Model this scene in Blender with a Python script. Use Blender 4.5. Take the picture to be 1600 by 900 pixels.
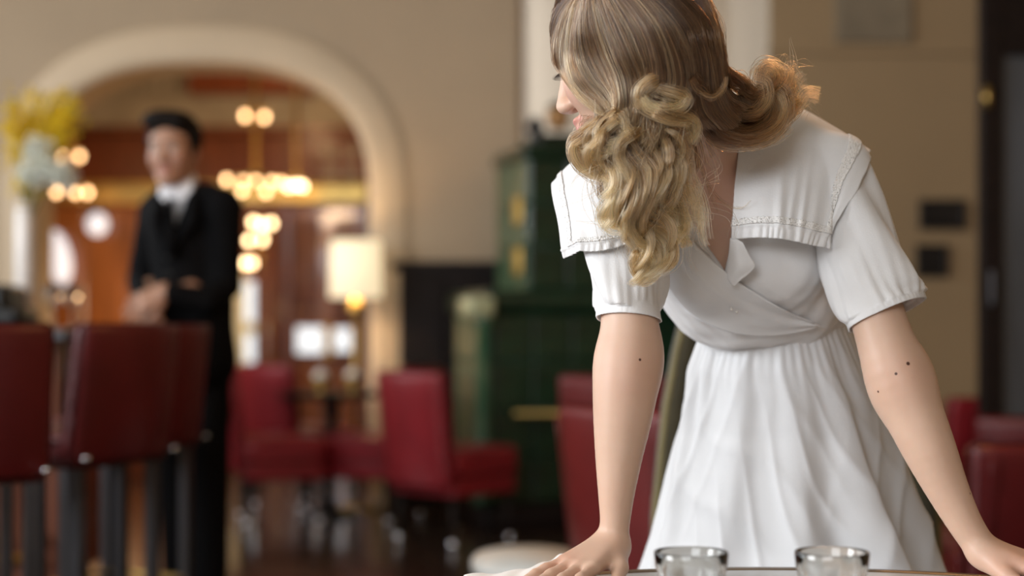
import bpy, bmesh, math, random
import numpy as np
from mathutils import Vector, Matrix

for _o in list(bpy.data.objects):
    bpy.data.objects.remove(_o, do_unlink=True)
SC = bpy.context.scene
COL = SC.collection
random.seed(7)
RNG = np.random.default_rng(7)

# ---------------------------------------------------------------- camera
FPX, CAMZ, HZ = 2500.0, 1.10, 510.0        # focal length in px of a 1600 px wide frame, eye height, horizon row
cam = bpy.data.cameras.new('camera')
cam.sensor_width = 36.0
cam.lens = 36.0 * FPX / 1600.0
cam.shift_y = (HZ - 450.0) / 1600.0
cam.clip_start = 0.05
cam.dof.use_dof = True
cam.dof.focus_distance = 2.16
cam.dof.aperture_fstop = 1.85
camo = bpy.data.objects.new('camera', cam)
camo.location = (0, 0, CAMZ)
camo.rotation_euler = (math.pi / 2, 0, 0)
COL.objects.link(camo)
SC.camera = camo

# ---------------------------------------------------------------- world, daylight through the windows, exposure
W = bpy.data.worlds.new('world')
SC.world = W
W.use_nodes = True
W.node_tree.nodes['Background'].inputs[0].default_value = (0.75, 0.87, 1.0, 1)
W.node_tree.nodes['Background'].inputs[1].default_value = 0.35
SC.view_settings.view_transform = 'Standard'
SC.view_settings.look = 'None'
SC.view_settings.gamma = 1.0
SC.view_settings.exposure = 0.18
SC.view_settings.use_curve_mapping = False
SC.cycles.use_denoising = True
SC.cycles.max_bounces = 10
SC.cycles.sample_clamp_indirect = 6.0


def area(name, loc, aim, sx, sy, power, color):
    l = bpy.data.lights.new(name, 'AREA')
    l.shape = 'RECTANGLE'
    l.size, l.size_y = sx, sy
    l.energy = power
    l.color = color
    o = bpy.data.objects.new(name, l)
    o.location = loc
    o.rotation_euler = (Vector(aim) - Vector(loc)).to_track_quat('-Z', 'Y').to_euler()
    COL.objects.link(o)
    return o


# windows of the room: (centre, size) of the openings, the light stands in each opening
WIN_LEFT = [(0.6, 2.2), (4.2, 1.9), (7.6, 1.9)]          # centre Y, width
WZ0, WZ1 = 1.35, 3.75
XL, XR, YF, YB, ZC = -5.2, 4.2, -3.5, 10.0, 4.3
DAY = (0.93, 0.965, 1.0)
for (yc, w), pw in zip(WIN_LEFT, (300, 80, 75)):
    area('window_or_fill_light', (XL - 0.05, yc, (WZ0 + WZ1) / 2), (0, yc, (WZ0 + WZ1) / 2), w, WZ1 - WZ0, pw, DAY)
WIN_FRONT = (-2.2, 3.4)                                   # centre X, width, in the wall behind the camera
area('window_or_fill_light', (WIN_FRONT[0], YF - 0.05, 3.1), (WIN_FRONT[0], 0, 3.1), WIN_FRONT[1], 1.8, 150, DAY)
XEND = 0.04                                               # right end of the arch wall, where the recess begins
area('window_or_fill_light', (XEND + 0.03, 10.58, 2.2), (2, 10.55, 2.2), 0.36, 2.6, 8, DAY)   # unseen light added to brighten the recess, no window there


def P(px, py, Y):
    return np.array([(px - 800.0) / FPX * Y, Y, CAMZ - (py - HZ) / FPX * Y])


def PV(px, py, Y):
    return Vector(P(px, py, Y))


# ---------------------------------------------------------------- materials
MATS = {}


def mat(name, col, rough=0.5, metal=0.0, var=0.12, scale=8.0, bump=0.0, bscale=None, emit=None, estr=0.0, coat=0.0,
        trans=0.0, ior=1.45, sss=0.0, sheen=0.0, stretch=(1, 1, 1), col2=None, spec=0.5, detail=4.0, translucent=0.0):
    if name in MATS:
        return MATS[name]
    m = bpy.data.materials.new(name)
    m.use_nodes = True
    nt = m.node_tree
    N, L = nt.nodes, nt.links
    b = N['Principled BSDF']
    tc = N.new('ShaderNodeTexCoord')
    mp = N.new('ShaderNodeMapping')
    mp.inputs['Scale'].default_value = stretch
    L.new(tc.outputs['Object'], mp.inputs['Vector'])
    nz = N.new('ShaderNodeTexNoise')
    nz.inputs['Scale'].default_value = scale
    nz.inputs['Detail'].default_value = detail
    L.new(mp.outputs['Vector'], nz.inputs['Vector'])
    cr = N.new('ShaderNodeValToRGB')
    c = np.array(col, float)
    c2 = np.array(col2, float) if col2 is not None else np.clip(c * (1 + var), 0, 1)
    c1 = c if col2 is not None else np.clip(c * (1 - var), 0, 1)
    cr.color_ramp.elements[0].position = 0.3
    cr.color_ramp.elements[1].position = 0.7
    cr.color_ramp.elements[0].color = (*c1, 1)
    cr.color_ramp.elements[1].color = (*c2, 1)
    L.new(nz.outputs['Fac'], cr.inputs['Fac'])
    L.new(cr.outputs['Color'], b.inputs['Base Color'])
    b.inputs['Roughness'].default_value = rough
    b.inputs['Metallic'].default_value = metal
    b.inputs['IOR'].default_value = ior
    b.inputs['Specular IOR Level'].default_value = spec
    b.inputs['Coat Weight'].default_value = coat
    b.inputs['Coat Roughness'].default_value = 0.08
    b.inputs['Transmission Weight'].default_value = trans
    b.inputs['Subsurface Weight'].default_value = sss
    b.inputs['Subsurface Radius'].default_value = (1.0, 0.35, 0.2)
    b.inputs['Subsurface Scale'].default_value = 0.012
    b.inputs['Sheen Weight'].default_value = sheen
    if emit is not None:
        b.inputs['Emission Color'].default_value = (*emit, 1)
        b.inputs['Emission Strength'].default_value = estr
    if bump > 0:
        nb = N.new('ShaderNodeTexNoise')
        nb.inputs['Scale'].default_value = bscale or scale * 4
        nb.inputs['Detail'].default_value = 3
        L.new(mp.outputs['Vector'], nb.inputs['Vector'])
        bp = N.new('ShaderNodeBump')
        bp.inputs['Strength'].default_value = bump
        bp.inputs['Distance'].default_value = 0.01
        L.new(nb.outputs['Fac'], bp.inputs['Height'])
        L.new(bp.outputs['Normal'], b.inputs['Normal'])
    if translucent > 0:
        tr = N.new('ShaderNodeBsdfTranslucent')
        L.new(cr.outputs['Color'], tr.inputs['Color'])
        mx = N.new('ShaderNodeMixShader')
        mx.inputs[0].default_value = translucent
        L.new(b.outputs[0], mx.inputs[1])
        L.new(tr.outputs[0], mx.inputs[2])
        L.new(mx.outputs[0], N['Material Output'].inputs['Surface'])
    MATS[name] = m
    return m


M_WALL = mat('tan_plaster', (0.44, 0.335, 0.225), 0.85, var=0.05, scale=1.5, bump=0.1, bscale=60)
M_WALL2 = mat('cream_plaster', (0.60, 0.51, 0.40), 0.85, var=0.04, scale=1.5, bump=0.1, bscale=60)
M_WALL3 = mat('brown_plaster', (0.33, 0.23, 0.125), 0.85, var=0.05, scale=1.5, bump=0.1, bscale=60)
M_ARCH = mat('arch_plaster', (0.66, 0.52, 0.36), 0.7, var=0.04, scale=3)
M_CEIL = mat('ceiling_paint', (0.55, 0.49, 0.40), 0.9, var=0.03)
M_FLOOR = mat('dark_polished_floor', (0.035, 0.020, 0.013), 0.22, var=0.5, scale=3, stretch=(8, 1, 1), coat=0.3)
M_BLACKWOOD = mat('black_stained_wood', (0.009, 0.005, 0.004), 0.55, spec=0.2, var=0.3, scale=4, stretch=(1, 1, 8))
M_MAHOG = mat('mahogany', (0.17, 0.045, 0.017), 0.4, var=0.3, scale=3, stretch=(6, 6, 1), coat=0.15)
M_MAHOG2 = mat('golden_mahogany', (0.32, 0.11, 0.03), 0.25, var=0.3, scale=2, stretch=(4, 4, 1), coat=1.0)
M_STONE = mat('pale_stone', (0.36, 0.335, 0.29), 0.6, var=0.15, scale=5)
M_BRASS = mat('brass', (0.55, 0.37, 0.12), 0.38, 1.0, var=0.1)
M_BRASSD = mat('dull_gold', (0.55, 0.36, 0.09), 0.45, 0.6, var=0.15)
M_CHROME = mat('chrome', (0.75, 0.75, 0.78), 0.12, 1.0, var=0.03)
M_DMETAL = mat('dark_metal', (0.10, 0.10, 0.11), 0.3, 0.9, var=0.1)
M_RED = mat('red_leather', (0.23, 0.013, 0.019), 0.34, var=0.15, scale=6, bump=0.12, bscale=180)
M_DRED = mat('dark_red_leather', (0.085, 0.005, 0.006), 0.38, var=0.15, scale=6, bump=0.12, bscale=180)
M_BRICK = mat('brick_red_leather', (0.13, 0.012, 0.011), 0.4, var=0.15, scale=6, bump=0.12, bscale=180)
M_GREEN = mat('green_glazed_tile', (0.004, 0.026, 0.012), 0.28, var=0.45, scale=7, coat=0.4)
M_GREEN_LIT = mat('lit_mottled_green_tile', (0.012, 0.075, 0.035), 0.28, col2=(0.07, 0.12, 0.06), scale=6, coat=0.4)  # mottled tile made lighter, window light on the left faces put into colour
M_GLAZE_SHINE = mat('cream_glaze_highlight', (0.42, 0.44, 0.26), 0.25, var=0.2, scale=12)  # cream tone stands for the bright reflection on the green glaze
M_WHITECL = mat('white_cloth', (0.80, 0.79, 0.77), 0.8, var=0.02, scale=30, bump=0.1, bscale=700, sheen=0.1)
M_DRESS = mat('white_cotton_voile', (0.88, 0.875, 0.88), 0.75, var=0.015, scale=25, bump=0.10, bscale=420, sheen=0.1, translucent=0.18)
M_DRESS_SHADED = mat('shaded_white_cotton', (0.70, 0.705, 0.72), 0.75, var=0.015, scale=25, bump=0.08, bscale=420, sheen=0.1, translucent=0.08)  # the dress cotton again, darkened to stand in for shade on the skirt
M_LACE = mat('ivory_lace', (0.87, 0.85, 0.83), 0.8, var=0.06, scale=260, bump=0.25, bscale=600)
M_MARBLE = mat('white_marble', (0.55, 0.55, 0.54), 0.25, var=0.12, scale=5, detail=8)
M_SUIT = mat('black_wool', (0.004, 0.004, 0.0045), 0.85, var=0.15, scale=60, spec=0.08)
M_SHIRT = mat('white_shirt', (0.75, 0.76, 0.80), 0.7, var=0.03)
M_BLACK = mat('black_plastic', (0.008, 0.008, 0.009), 0.35, var=0.1)
M_OLIVE = mat('olive_velvet', (0.040, 0.032, 0.014), 0.9, var=0.25, scale=20, sheen=0.3)
M_GOLD2 = mat('antique_gold_frame', (0.17, 0.135, 0.05), 0.6, 0.1, var=0.2)
M_GLASS = mat('clear_glass', (0.97, 0.98, 0.98), 0.0, var=0.0, trans=1.0, ior=1.47)
M_DGLASS = mat('dark_window_glass', (0.05, 0.06, 0.075), 0.12, var=0.5, scale=3, stretch=(1, 1, 0.25), coat=0.6)
M_YELLOW = mat('yellow_petals', (0.82, 0.60, 0.02), 0.6, var=0.2, scale=40, translucent=0.25)
M_PETAL = mat('white_petals', (0.86, 0.88, 0.80), 0.6, var=0.1, scale=30, translucent=0.2)
M_STEM = mat('green_stem', (0.10, 0.13, 0.03), 0.6, var=0.2)
M_BULB = mat('lit_bulb', (1, 0.8, 0.5), 0.4, var=0, emit=(1.0, 0.60, 0.28), estr=7.0)
M_BULBW = mat('bright_lit_bulb', (1, 0.85, 0.6), 0.4, var=0, emit=(1.0, 0.68, 0.36), estr=9.5)
M_SHADE = mat('lit_lampshade', (0.9, 0.8, 0.6), 0.8, var=0.05, emit=(1.0, 0.80, 0.50), estr=0.75)
M_LITWIN = mat('lit_far_window', (0.8, 0.9, 1.0), 0.4, var=0.1, emit=(0.85, 0.93, 1.0), estr=0.9)
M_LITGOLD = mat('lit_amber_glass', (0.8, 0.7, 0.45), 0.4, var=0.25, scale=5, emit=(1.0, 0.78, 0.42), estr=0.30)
M_REFLECT = mat('reflection_glow', (0.85, 0.88, 0.95), 0.4, var=0.04, emit=(0.86, 0.90, 1.0), estr=0.75)  # glows in place of the white reflections on the screen

# ---------------------------------------------------------------- object helpers


def link(name, me, m=None, parent=None, smooth=True):
    if m is not None:
        me.materials.append(m)
    if smooth:
        me.polygons.foreach_set('use_smooth', np.ones(len(me.polygons), bool))
    o = bpy.data.objects.new(name, me)
    COL.objects.link(o)
    if parent is not None:
        o.parent = parent
        o.matrix_parent_inverse = Matrix.Translation(-parent.location) if not parent.rotation_euler.z else (
            Matrix.LocRotScale(parent.location, parent.rotation_euler, None).inverted())
    return o


def tag(o, label=None, cat=None, group=None, kind=None):
    for k, v in (('label', label), ('category', cat), ('group', group), ('kind', kind)):
        if v:
            o[k] = v
    return o


def empty(name, loc, label, cat, group=None):
    o = bpy.data.objects.new(name, None)
    o.empty_display_size = 0.1
    o.location = loc
    COL.objects.link(o)
    return tag(o, label, cat, group)


def struct(name, bm_or_me, m, parent=None, smooth=False):
    me = fin(bm_or_me, name) if isinstance(bm_or_me, bmesh.types.BMesh) else bm_or_me
    o = link(name, me, m, parent, smooth)
    if parent is None:
        o['kind'] = 'structure'
    return o


def fin(bm, name):
    me = bpy.data.meshes.new(name)
    bmesh.ops.recalc_face_normals(bm, faces=bm.faces)
    bm.to_mesh(me)
    bm.free()
    return me


def new():
    return bmesh.new()


def box(bm, lo, hi, bev=0.0, seg=2, rot=None, piv=None):
    lo, hi = Vector(lo), Vector(hi)
    r = bmesh.ops.create_cube(bm, size=1.0)
    vs = r['verts']
    for v in vs:
        v.co = Vector((lo[i] + (v.co[i] + 0.5) * (hi[i] - lo[i]) for i in range(3)))
    if rot is not None:
        bmesh.ops.rotate(bm, verts=vs, cent=piv or (lo + hi) / 2, matrix=rot)
    if bev > 0:
        es = list({e for v in vs for e in v.link_edges})
        bmesh.ops.bevel(bm, geom=es, offset=bev, segments=seg, profile=0.5, affect='EDGES')
    return bm


def part_box(name, lo, hi, m, parent=None, bev=0.0, seg=2, rot=None, piv=None, smooth=None):
    bm = box(new(), lo, hi, bev, seg, rot, piv)
    return link(name, fin(bm, name), m, parent, smooth if smooth is not None else bev > 0.012)


def tube_mesh(name, pts, rad, n=10, caps=True):
    """round tube through points; rad scalar or list"""
    pts = [Vector(p) for p in pts]
    if not hasattr(rad, '__len__'):
        rad = [rad] * len(pts)
    vs, fs = [], []
    t0 = (pts[1] - pts[0]).normalized()
    a = t0.orthogonal().normalized()
    for i, p in enumerate(pts):
        t = (pts[min(i + 1, len(pts) - 1)] - pts[max(i - 1, 0)]).normalized()
        a = (a - t * a.dot(t)).normalized()
        b = t.cross(a)
        for k in range(n):
            th = 2 * math.pi * k / n
            vs.append(p + (a * math.cos(th) + b * math.sin(th)) * rad[i])
    for i in range(len(pts) - 1):
        for k in range(n):
            k2 = (k + 1) % n
            fs.append((i * n + k, i * n + k2, (i + 1) * n + k2, (i + 1) * n + k))
    if caps:
        fs.append(tuple(range(n))[::-1])
        fs.append(tuple((len(pts) - 1) * n + k for k in range(n)))
    me = bpy.data.meshes.new(name)
    me.from_pydata(vs, [], fs)
    return me


def tube(name, pts, rad, m, parent=None, n=10):
    return link(name, tube_mesh(name, pts, rad, n), m, parent, True)


def lathe_mesh(name, prof, n=32, c=(0, 0, 0), close=False):
    """profile [(r, z)] turned around the z axis through c"""
    vs, fs = [], []
    for r, z in prof:
        for k in range(n):
            th = 2 * math.pi * k / n
            vs.append((c[0] + r * math.cos(th), c[1] + r * math.sin(th), c[2] + z))
    q = len(prof)
    for i in range(q - (0 if close else 1)):
        j = (i + 1) % q
        for k in range(n):
            k2 = (k + 1) % n
            fs.append((i * n + k, i * n + k2, j * n + k2, j * n + k))
    if not close:
        fs.append(tuple(range(n))[::-1])
        fs.append(tuple((q - 1) * n + k for k in range(n)))
    me = bpy.data.meshes.new(name)
    me.from_pydata(vs, [], fs)
    return me


def lathe(name, prof, m, parent=None, n=32, c=(0, 0, 0), close=False, smooth=True):
    return link(name, lathe_mesh(name, prof, n, c, close), m, parent, smooth)


def copy_tree(o, parent=None):
    c = o.copy()
    COL.objects.link(c)
    if parent is not None:
        c.parent = parent
    for ch in list(o.children):
        copy_tree(ch, c)
    return c


def np_mesh(name, V, F):
    me = bpy.data.meshes.new(name)
    V = np.asarray(V, np.float32)
    F = np.asarray(F, np.int32)
    me.vertices.add(len(V))
    me.vertices.foreach_set('co', V.ravel())
    k = F.shape[1]
    me.loops.add(F.size)
    me.loops.foreach_set('vertex_index', F.ravel())
    me.polygons.add(len(F))
    me.polygons.foreach_set('loop_start', np.arange(0, F.size, k, dtype=np.int32))
    me.polygons.foreach_set('loop_total', np.full(len(F), k, np.int32))
    me.update(calc_edges=True)
    me.validate()
    return me


def cr_interp(A, n, axis=0, closed=False):
    """Catmull-Rom resample of an array along one axis to n samples"""
    A = np.moveaxis(np.asarray(A, float), axis, 0)
    m = len(A)
    if closed:
        t = np.linspace(0, m, n, endpoint=False)
        i = np.floor(t).astype(int)
        f = t - i
        p0, p1, p2, p3 = A[(i - 1) % m], A[i % m], A[(i + 1) % m], A[(i + 2) % m]
    else:
        t = np.linspace(0, m - 1, n)
        i = np.minimum(np.floor(t).astype(int), m - 2)
        f = t - i
        ext = np.concatenate([[2 * A[0] - A[1]], A, [2 * A[-1] - A[-2]]])
        p0, p1, p2, p3 = ext[i], ext[i + 1], ext[i + 2], ext[i + 3]
    f = f.reshape((-1,) + (1,) * (A.ndim - 1))
    R = 0.5 * (2 * p1 + (p2 - p0) * f + (2 * p0 - 5 * p1 + 4 * p2 - p3) * f ** 2 + (3 * p1 - p0 - 3 * p2 + p3) * f ** 3)
    return np.moveaxis(R, 0, axis)


def grid_mesh(name, G, closed_u=False):
    """G[v,u,3] -> quads"""
    nv, nu = G.shape[:2]
    idx = np.arange(nv * nu).reshape(nv, nu)
    if closed_u:
        idx = np.concatenate([idx, idx[:, :1]], 1)
    F = np.stack([idx[:-1, :-1], idx[:-1, 1:], idx[1:, 1:], idx[1:, :-1]], -1).reshape(-1, 4)
    return np_mesh(name, G.reshape(-1, 3), F)


def cloth(name, G, m, parent, thick=0.0014, closed_u=False, offset=0.0):
    o = link(name, grid_mesh(name, G, closed_u), m, parent, True)
    if thick:
        s = o.modifiers.new('thickness', 'SOLIDIFY')
        s.thickness = thick
        s.offset = offset
    return o


# ---------------------------------------------------------------- implicit surfaces (bodies and clothes as one continuous skin)


class SDF:
    def __init__(s):
        s.p = []

    def cone(s, a, b, ra, rb, k=0.02, sub=False):
        a, b = np.array(a, float), np.array(b, float)
        s.p.append(('c', a, b, ra, rb, k, sub, (a + b) / 2, np.linalg.norm(b - a) / 2 + max(ra, rb)))
        return s

    def chain(s, pts, rad, k=0.02, fine=0):
        if fine:
            n = (len(pts) - 1) * fine + 1
            pts, rad = cr_interp(np.array(pts), n), cr_interp(np.array(rad), n)
        for i in range(len(pts) - 1):
            s.cone(pts[i], pts[i + 1], rad[i], rad[i + 1], k if i == 0 else (0.0015 if fine else 0.004))
        return s

    def ell(s, c, r, R=None, k=0.02, sub=False):
        c, r = np.array(c, float), np.array(r, float)
        R = np.eye(3) if R is None else np.array(R, float)      # columns: local axes in world
        s.p.append(('e', c, r, R, None, k, sub, c, r.max()))
        return s

    def fn(s, f, k=0.004):
        s.p.append(('f', f, None, None, None, k, True, None, 1e9))
        return s

    def ev(s, X, sel=None):
        d = np.full(len(X), 1.0)
        for i, q in enumerate(s.p):
            if sel is not None and not sel[i]:
                continue
            t = q[0]
            if t == 'c':
                a, b, ra, rb = q[1:5]
                ba = b - a
                pa = X - a
                h = np.clip(pa @ ba / max(ba @ ba, 1e-12), 0, 1)
                e = np.linalg.norm(pa - h[:, None] * ba, axis=1) - (ra + (rb - ra) * h)
            elif t == 'e':
                c, r, R = q[1:4]
                l = (X - c) @ R
                k0 = np.linalg.norm(l / r, axis=1)
                k1 = np.linalg.norm(l / (r * r), axis=1) + 1e-9
                e = k0 * (k0 - 1) / k1
            else:
                e = q[1](X)
            k, sub = q[5], q[6]
            if sub:
                e = -e
                h = np.maximum(k - np.abs(d - e), 0) / k
                d = np.maximum(d, e) + h * h * k / 4
            else:
                h = np.maximum(k - np.abs(d - e), 0) / k
                d = np.minimum(d, e) - h * h * k / 4
        return d

    def sel(s, c, R):
        out = np.zeros(len(s.p), bool)
        for i, q in enumerate(s.p):
            out[i] = q[0] == 'f' or np.linalg.norm(q[7] - c) - q[8] < R + q[5] + 0.01
        return out

    def bounds(s):
        lo = np.min([q[7] - q[8] for q in s.p if q[0] != 'f' and not q[6]], 0)
        hi = np.max([q[7] + q[8] for q in s.p if q[0] != 'f' and not q[6]], 0)
        return lo, hi

    def grad(s, X, e=1e-3):
        g = np.stack([s.ev(X + np.eye(3)[i] * e) - s.ev(X - np.eye(3)[i] * e) for i in range(3)], -1)
        return g / (np.linalg.norm(g, axis=1, keepdims=True) + 1e-9)

    def mesh(s, name, h, lo=None, hi=None, smooth=1):
        """sparse surface nets"""
        l0, h0 = s.bounds()
        lo = np.array(lo if lo is not None else l0) - 2 * h
        hi = np.array(hi if hi is not None else h0) + 2 * h
        B = 8
        SB = 24                                            # cells per super block edge
        n = np.ceil((hi - lo) / (h * SB)).astype(int)
        NX = n * SB + 2
        keys, vals, cells = [], [], []
        loc = np.stack(np.meshgrid(*[np.arange(B + 1)] * 3, indexing='ij'), -1).reshape(-1, 3)
        corner = [(x, y, z) for x in (0, 1) for y in (0, 1) for z in (0, 1)]
        cid, cpos = [], []
        quads = []
        sub = np.stack(np.meshgrid(*[np.arange(SB // B)] * 3, indexing='ij'), -1).reshape(-1, 3) * B
        for bx in range(n[0]):
            for by in range(n[1]):
                for bz in range(n[2]):
                    base = np.array([bx, by, bz]) * SB
                    c = lo + (base + SB / 2) * h
                    R = SB * h * 0.87
                    sl = s.sel(c, R)
                    if not any(sl[i] and s.p[i][0] != 'f' and not s.p[i][6] for i in range(len(sl))):
                        continue
                    cen = lo + (base + sub + B / 2) * h
                    dc = s.ev(cen, sl)
                    keep = sub[np.abs(dc) < B * h * 1.35]
                    if not len(keep):
                        continue
                    I = (base + keep)[:, None, :] + loc[None]
                    D = s.ev((lo + I.reshape(-1, 3) * h), sl).reshape(len(keep), B + 1, B + 1, B + 1)
                    I0 = (base + keep)
                    C = np.stack([D[:, x:B + x, y:B + y, z:B + z] for x, y, z in corner], -1)
                    neg = C < 0
                    act = neg.any(-1) & ~neg.all(-1)
                    w = np.argwhere(act)
                    if not len(w):
                        continue
                    Cv = C[act]
                    acc = np.zeros((len(w), 3))
                    cnt = np.zeros(len(w))
                    for i in range(8):
                        for j in range(i + 1, 8):
                            df = np.array(corner[j]) - np.array(corner[i])
                            if np.abs(df).sum() != 1:
                                continue
                            m_ = (Cv[:, i] < 0) != (Cv[:, j] < 0)
                            t = np.where(m_, Cv[:, i] / np.where(m_, Cv[:, i] - Cv[:, j], 1), 0)
                            acc += (np.array(corner[i]) + t[:, None] * df) * m_[:, None]
                            cnt += m_
                    gi = I0[w[:, 0]] + w[:, 1:]
                    cid.append((gi[:, 0] * NX[1] + gi[:, 1]) * NX[2] + gi[:, 2])
                    cpos.append(lo + (gi + acc / cnt[:, None]) * h)
                    for ax, (o1, o2) in enumerate((((0, 1, 0), (0, 0, 1)), ((0, 0, 1), (1, 0, 0)), ((1, 0, 0), (0, 1, 0)))):
                        e = [4, 2, 1][ax]                 # corner index of +axis neighbour
                        m_ = (Cv[:, 0] < 0) != (Cv[:, e] < 0)
                        g = gi[m_]
                        flip = Cv[m_, 0] < 0
                        o1, o2 = np.array(o1), np.array(o2)
                        q = np.stack([g, g - o1, g - o1 - o2, g - o2], 1)
                        q[~flip] = q[~flip][:, ::-1]
                        quads.append((q[..., 0] * NX[1] + q[..., 1]) * NX[2] + q[..., 2])
        cid = np.concatenate(cid)
        cpos = np.concatenate(cpos)
        u, fi = np.unique(cid, return_index=True)
        V = cpos[fi]
        Q = np.concatenate(quads)
        k = np.searchsorted(u, Q)
        k = np.minimum(k, len(u) - 1)
        ok = (u[k] == Q).all(1)
        F = k[ok]
        for _ in range(smooth):
            a = np.concatenate([F[:, i] for i in range(4)])
            b = np.concatenate([F[:, (i + 1) % 4] for i in range(4)])
            S = np.zeros_like(V)
            Nn = np.zeros(len(V))
            np.add.at(S, a, V[b])
            np.add.at(S, b, V[a])
            np.add.at(Nn, a, 1)
            np.add.at(Nn, b, 1)
            V = 0.5 * V + 0.5 * S / np.maximum(Nn, 1)[:, None]
        return np_mesh(name, V, F[:, ::-1]), V


def axes(fwd, up):
    f = np.array(fwd, float)
    f /= np.linalg.norm(f)
    u = np.array(up, float)
    u -= f * (u @ f)
    u /= np.linalg.norm(u)
    return np.stack([np.cross(f, u), f, u], 1)            # columns: side, forward, up


def add_head(S, C, R, s=1.0, female=True):
    """head around C, columns of R = side, forward, up"""
    C = np.array(C)
    T = lambda x, y, z: C + R @ (np.array([x, y, z]) * s)
    E = lambda c, r, k=0.02, sub=False: S.ell(T(*c), np.array(r) * s, R, k * s, sub)
    E((0, -0.014, 0.030), (0.073, 0.093, 0.085), 0.03)
    E((0, 0.038, 0.026), (0.060, 0.047, 0.060), 0.03)
    E((0, 0.030, -0.045), (0.056, 0.060, 0.072), 0.03)
    S.cone(T(-0.045, 0.00, -0.065), T(-0.012, 0.075, -0.102), 0.018 * s, 0.017 * s, 0.03)
    S.cone(T(0.045, 0.00, -0.065), T(0.012, 0.075, -0.102), 0.018 * s, 0.017 * s, 0.03)
    E((0, 0.083, -0.103), (0.018, 0.016, 0.017), 0.025)
    for sx in (-1, 1):
        E((sx * 0.039, 0.056, -0.030), (0.026, 0.032, 0.032), 0.03)
        E((sx * 0.033, 0.101, 0.000), (0.019, 0.013, 0.014), 0.016, True)
        E((sx * 0.032, 0.077, -0.001), (0.0145, 0.0145, 0.0125), 0.006)
        S.cone(T(sx * 0.013, 0.092, 0.018), T(sx * 0.047, 0.080, 0.020), 0.006 * s, 0.004 * s, 0.014)
        E((sx * 0.074, -0.008, -0.012), (0.008, 0.020, 0.030), 0.008)
        E((sx * 0.011, 0.102, -0.041), (0.0085, 0.010, 0.008), 0.008)
    S.cone(T(0, 0.089, 0.008), T(0, 0.113, -0.036), 0.008 * s, (0.0095 if female else 0.012) * s, 0.014)
    E((0, 0.096, -0.0655), (0.021, 0.0095, 0.0062), 0.007)
    E((0, 0.094, -0.0775), (0.018, 0.0105, 0.0075), 0.007)
    return T


def add_hand(S, Wp, fwd, up, thumb, s=1.0, curl=(0.12, 0.15, 0.12), spread=1.0):
    """hand from the wrist: palm, four unequal fingers, thumb at the side of the palm"""
    f = np.array(fwd, float)
    f /= np.linalg.norm(f)
    u = np.array(up, float)
    u -= f * (u @ f)
    u /= np.linalg.norm(u)
    l = np.cross(u, f) * thumb
    T = lambda x, y, z: np.array(Wp) + (f * x + l * y + u * z) * s
    kn = [(0.086, 0.029), (0.090, 0.009), (0.085, -0.011), (0.076, -0.029)]
    ln = [(0.041, 0.025, 0.020), (0.045, 0.029, 0.021), (0.042, 0.026, 0.020), (0.033, 0.020, 0.018)]
    for i, ((kx, ky), (a, b, c)) in enumerate(zip(kn, ln)):
        S.cone(T(0.0, ky * 0.45, 0), T(kx, ky, 0.001), 0.0165 * s, 0.0105 * s, 0.014)
        ang, yaw = 0.0, math.radians((5, 1, -4, -10)[i]) * spread
        x, y, z = kx, ky, 0.001
        r = 0.0092 if i < 3 else 0.008
        for q, ll in enumerate((a, b, c)):
            ang += curl[q]
            x2 = x + ll * math.cos(ang) * math.cos(yaw)
            y2 = y + ll * math.cos(ang) * math.sin(yaw)
            z2 = z - ll * math.sin(ang)
            S.cone(T(x, y, z), T(x2, y2, z2), r * s, r * 0.9 * s, 0.004)
            x, y, z, r = x2, y2, z2, r * 0.9
    S.cone(T(0.012, 0.016, -0.006), T(0.046, 0.044, -0.012), 0.0165 * s, 0.0125 * s, 0.012)
    S.cone(T(0.046, 0.044, -0.012), T(0.076, 0.058, -0.018), 0.0108 * s, 0.0098 * s, 0.005)
    S.cone(T(0.076, 0.058, -0.018), T(0.099, 0.062, -0.024), 0.0096 * s, 0.0075 * s, 0.004)
    return T

# ================================================================ the room
def slab(name, lo, hi, m, parent=None):
    return struct(name, box(new(), lo, hi), m, parent)


def wall_with_holes_x(name, x0, x1, ya, yb, z0, z1, holes, m):
    """wall in the YZ plane between x0 and x1 with rectangular holes (yc, w, za, zb)"""
    bm = new()
    ys = ya
    for yc, w, za, zb in sorted(holes):
        box(bm, (x0, ys, z0), (x1, yc - w / 2, z1))
        box(bm, (x0, yc - w / 2, z0), (x1, yc + w / 2, za))
        box(bm, (x0, yc - w / 2, zb), (x1, yc + w / 2, z1))
        ys = yc + w / 2
    box(bm, (x0, ys, z0), (x1, yb, z1))
    return struct(name, bm, m)


slab('floor', (XL - 0.3, YF - 0.3, -0.1), (XR + 0.3, 15.2, 0.0), M_FLOOR)
slab('ceiling', (XL - 0.3, YF - 0.3, ZC), (XR + 0.3, 15.2, ZC + 0.15), M_CEIL)
wall_with_holes_x('wall_left', XL - 0.3, XL, YF, YB, 0, ZC, [(yc, w, WZ0, WZ1) for yc, w in WIN_LEFT], M_WALL)
slab('wall_right', (XR, YF, 0), (XR + 0.3, 9.0, ZC), M_WALL3)
bm = new()
wx0, wx1 = WIN_FRONT[0] - WIN_FRONT[1] / 2, WIN_FRONT[0] + WIN_FRONT[1] / 2
box(bm, (XL - 0.3, YF - 0.3, 0), (wx0, YF, ZC))
box(bm, (wx1, YF - 0.3, 0), (XR + 0.3, YF, ZC))
box(bm, (wx0, YF - 0.3, 0), (wx1, YF, 2.2))
box(bm, (wx0, YF - 0.3, 4.0), (wx1, YF, ZC))
struct('wall_front', bm, M_WALL)
M_SASH = mat('white_sash_paint', (0.75, 0.73, 0.68), 0.5)
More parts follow.
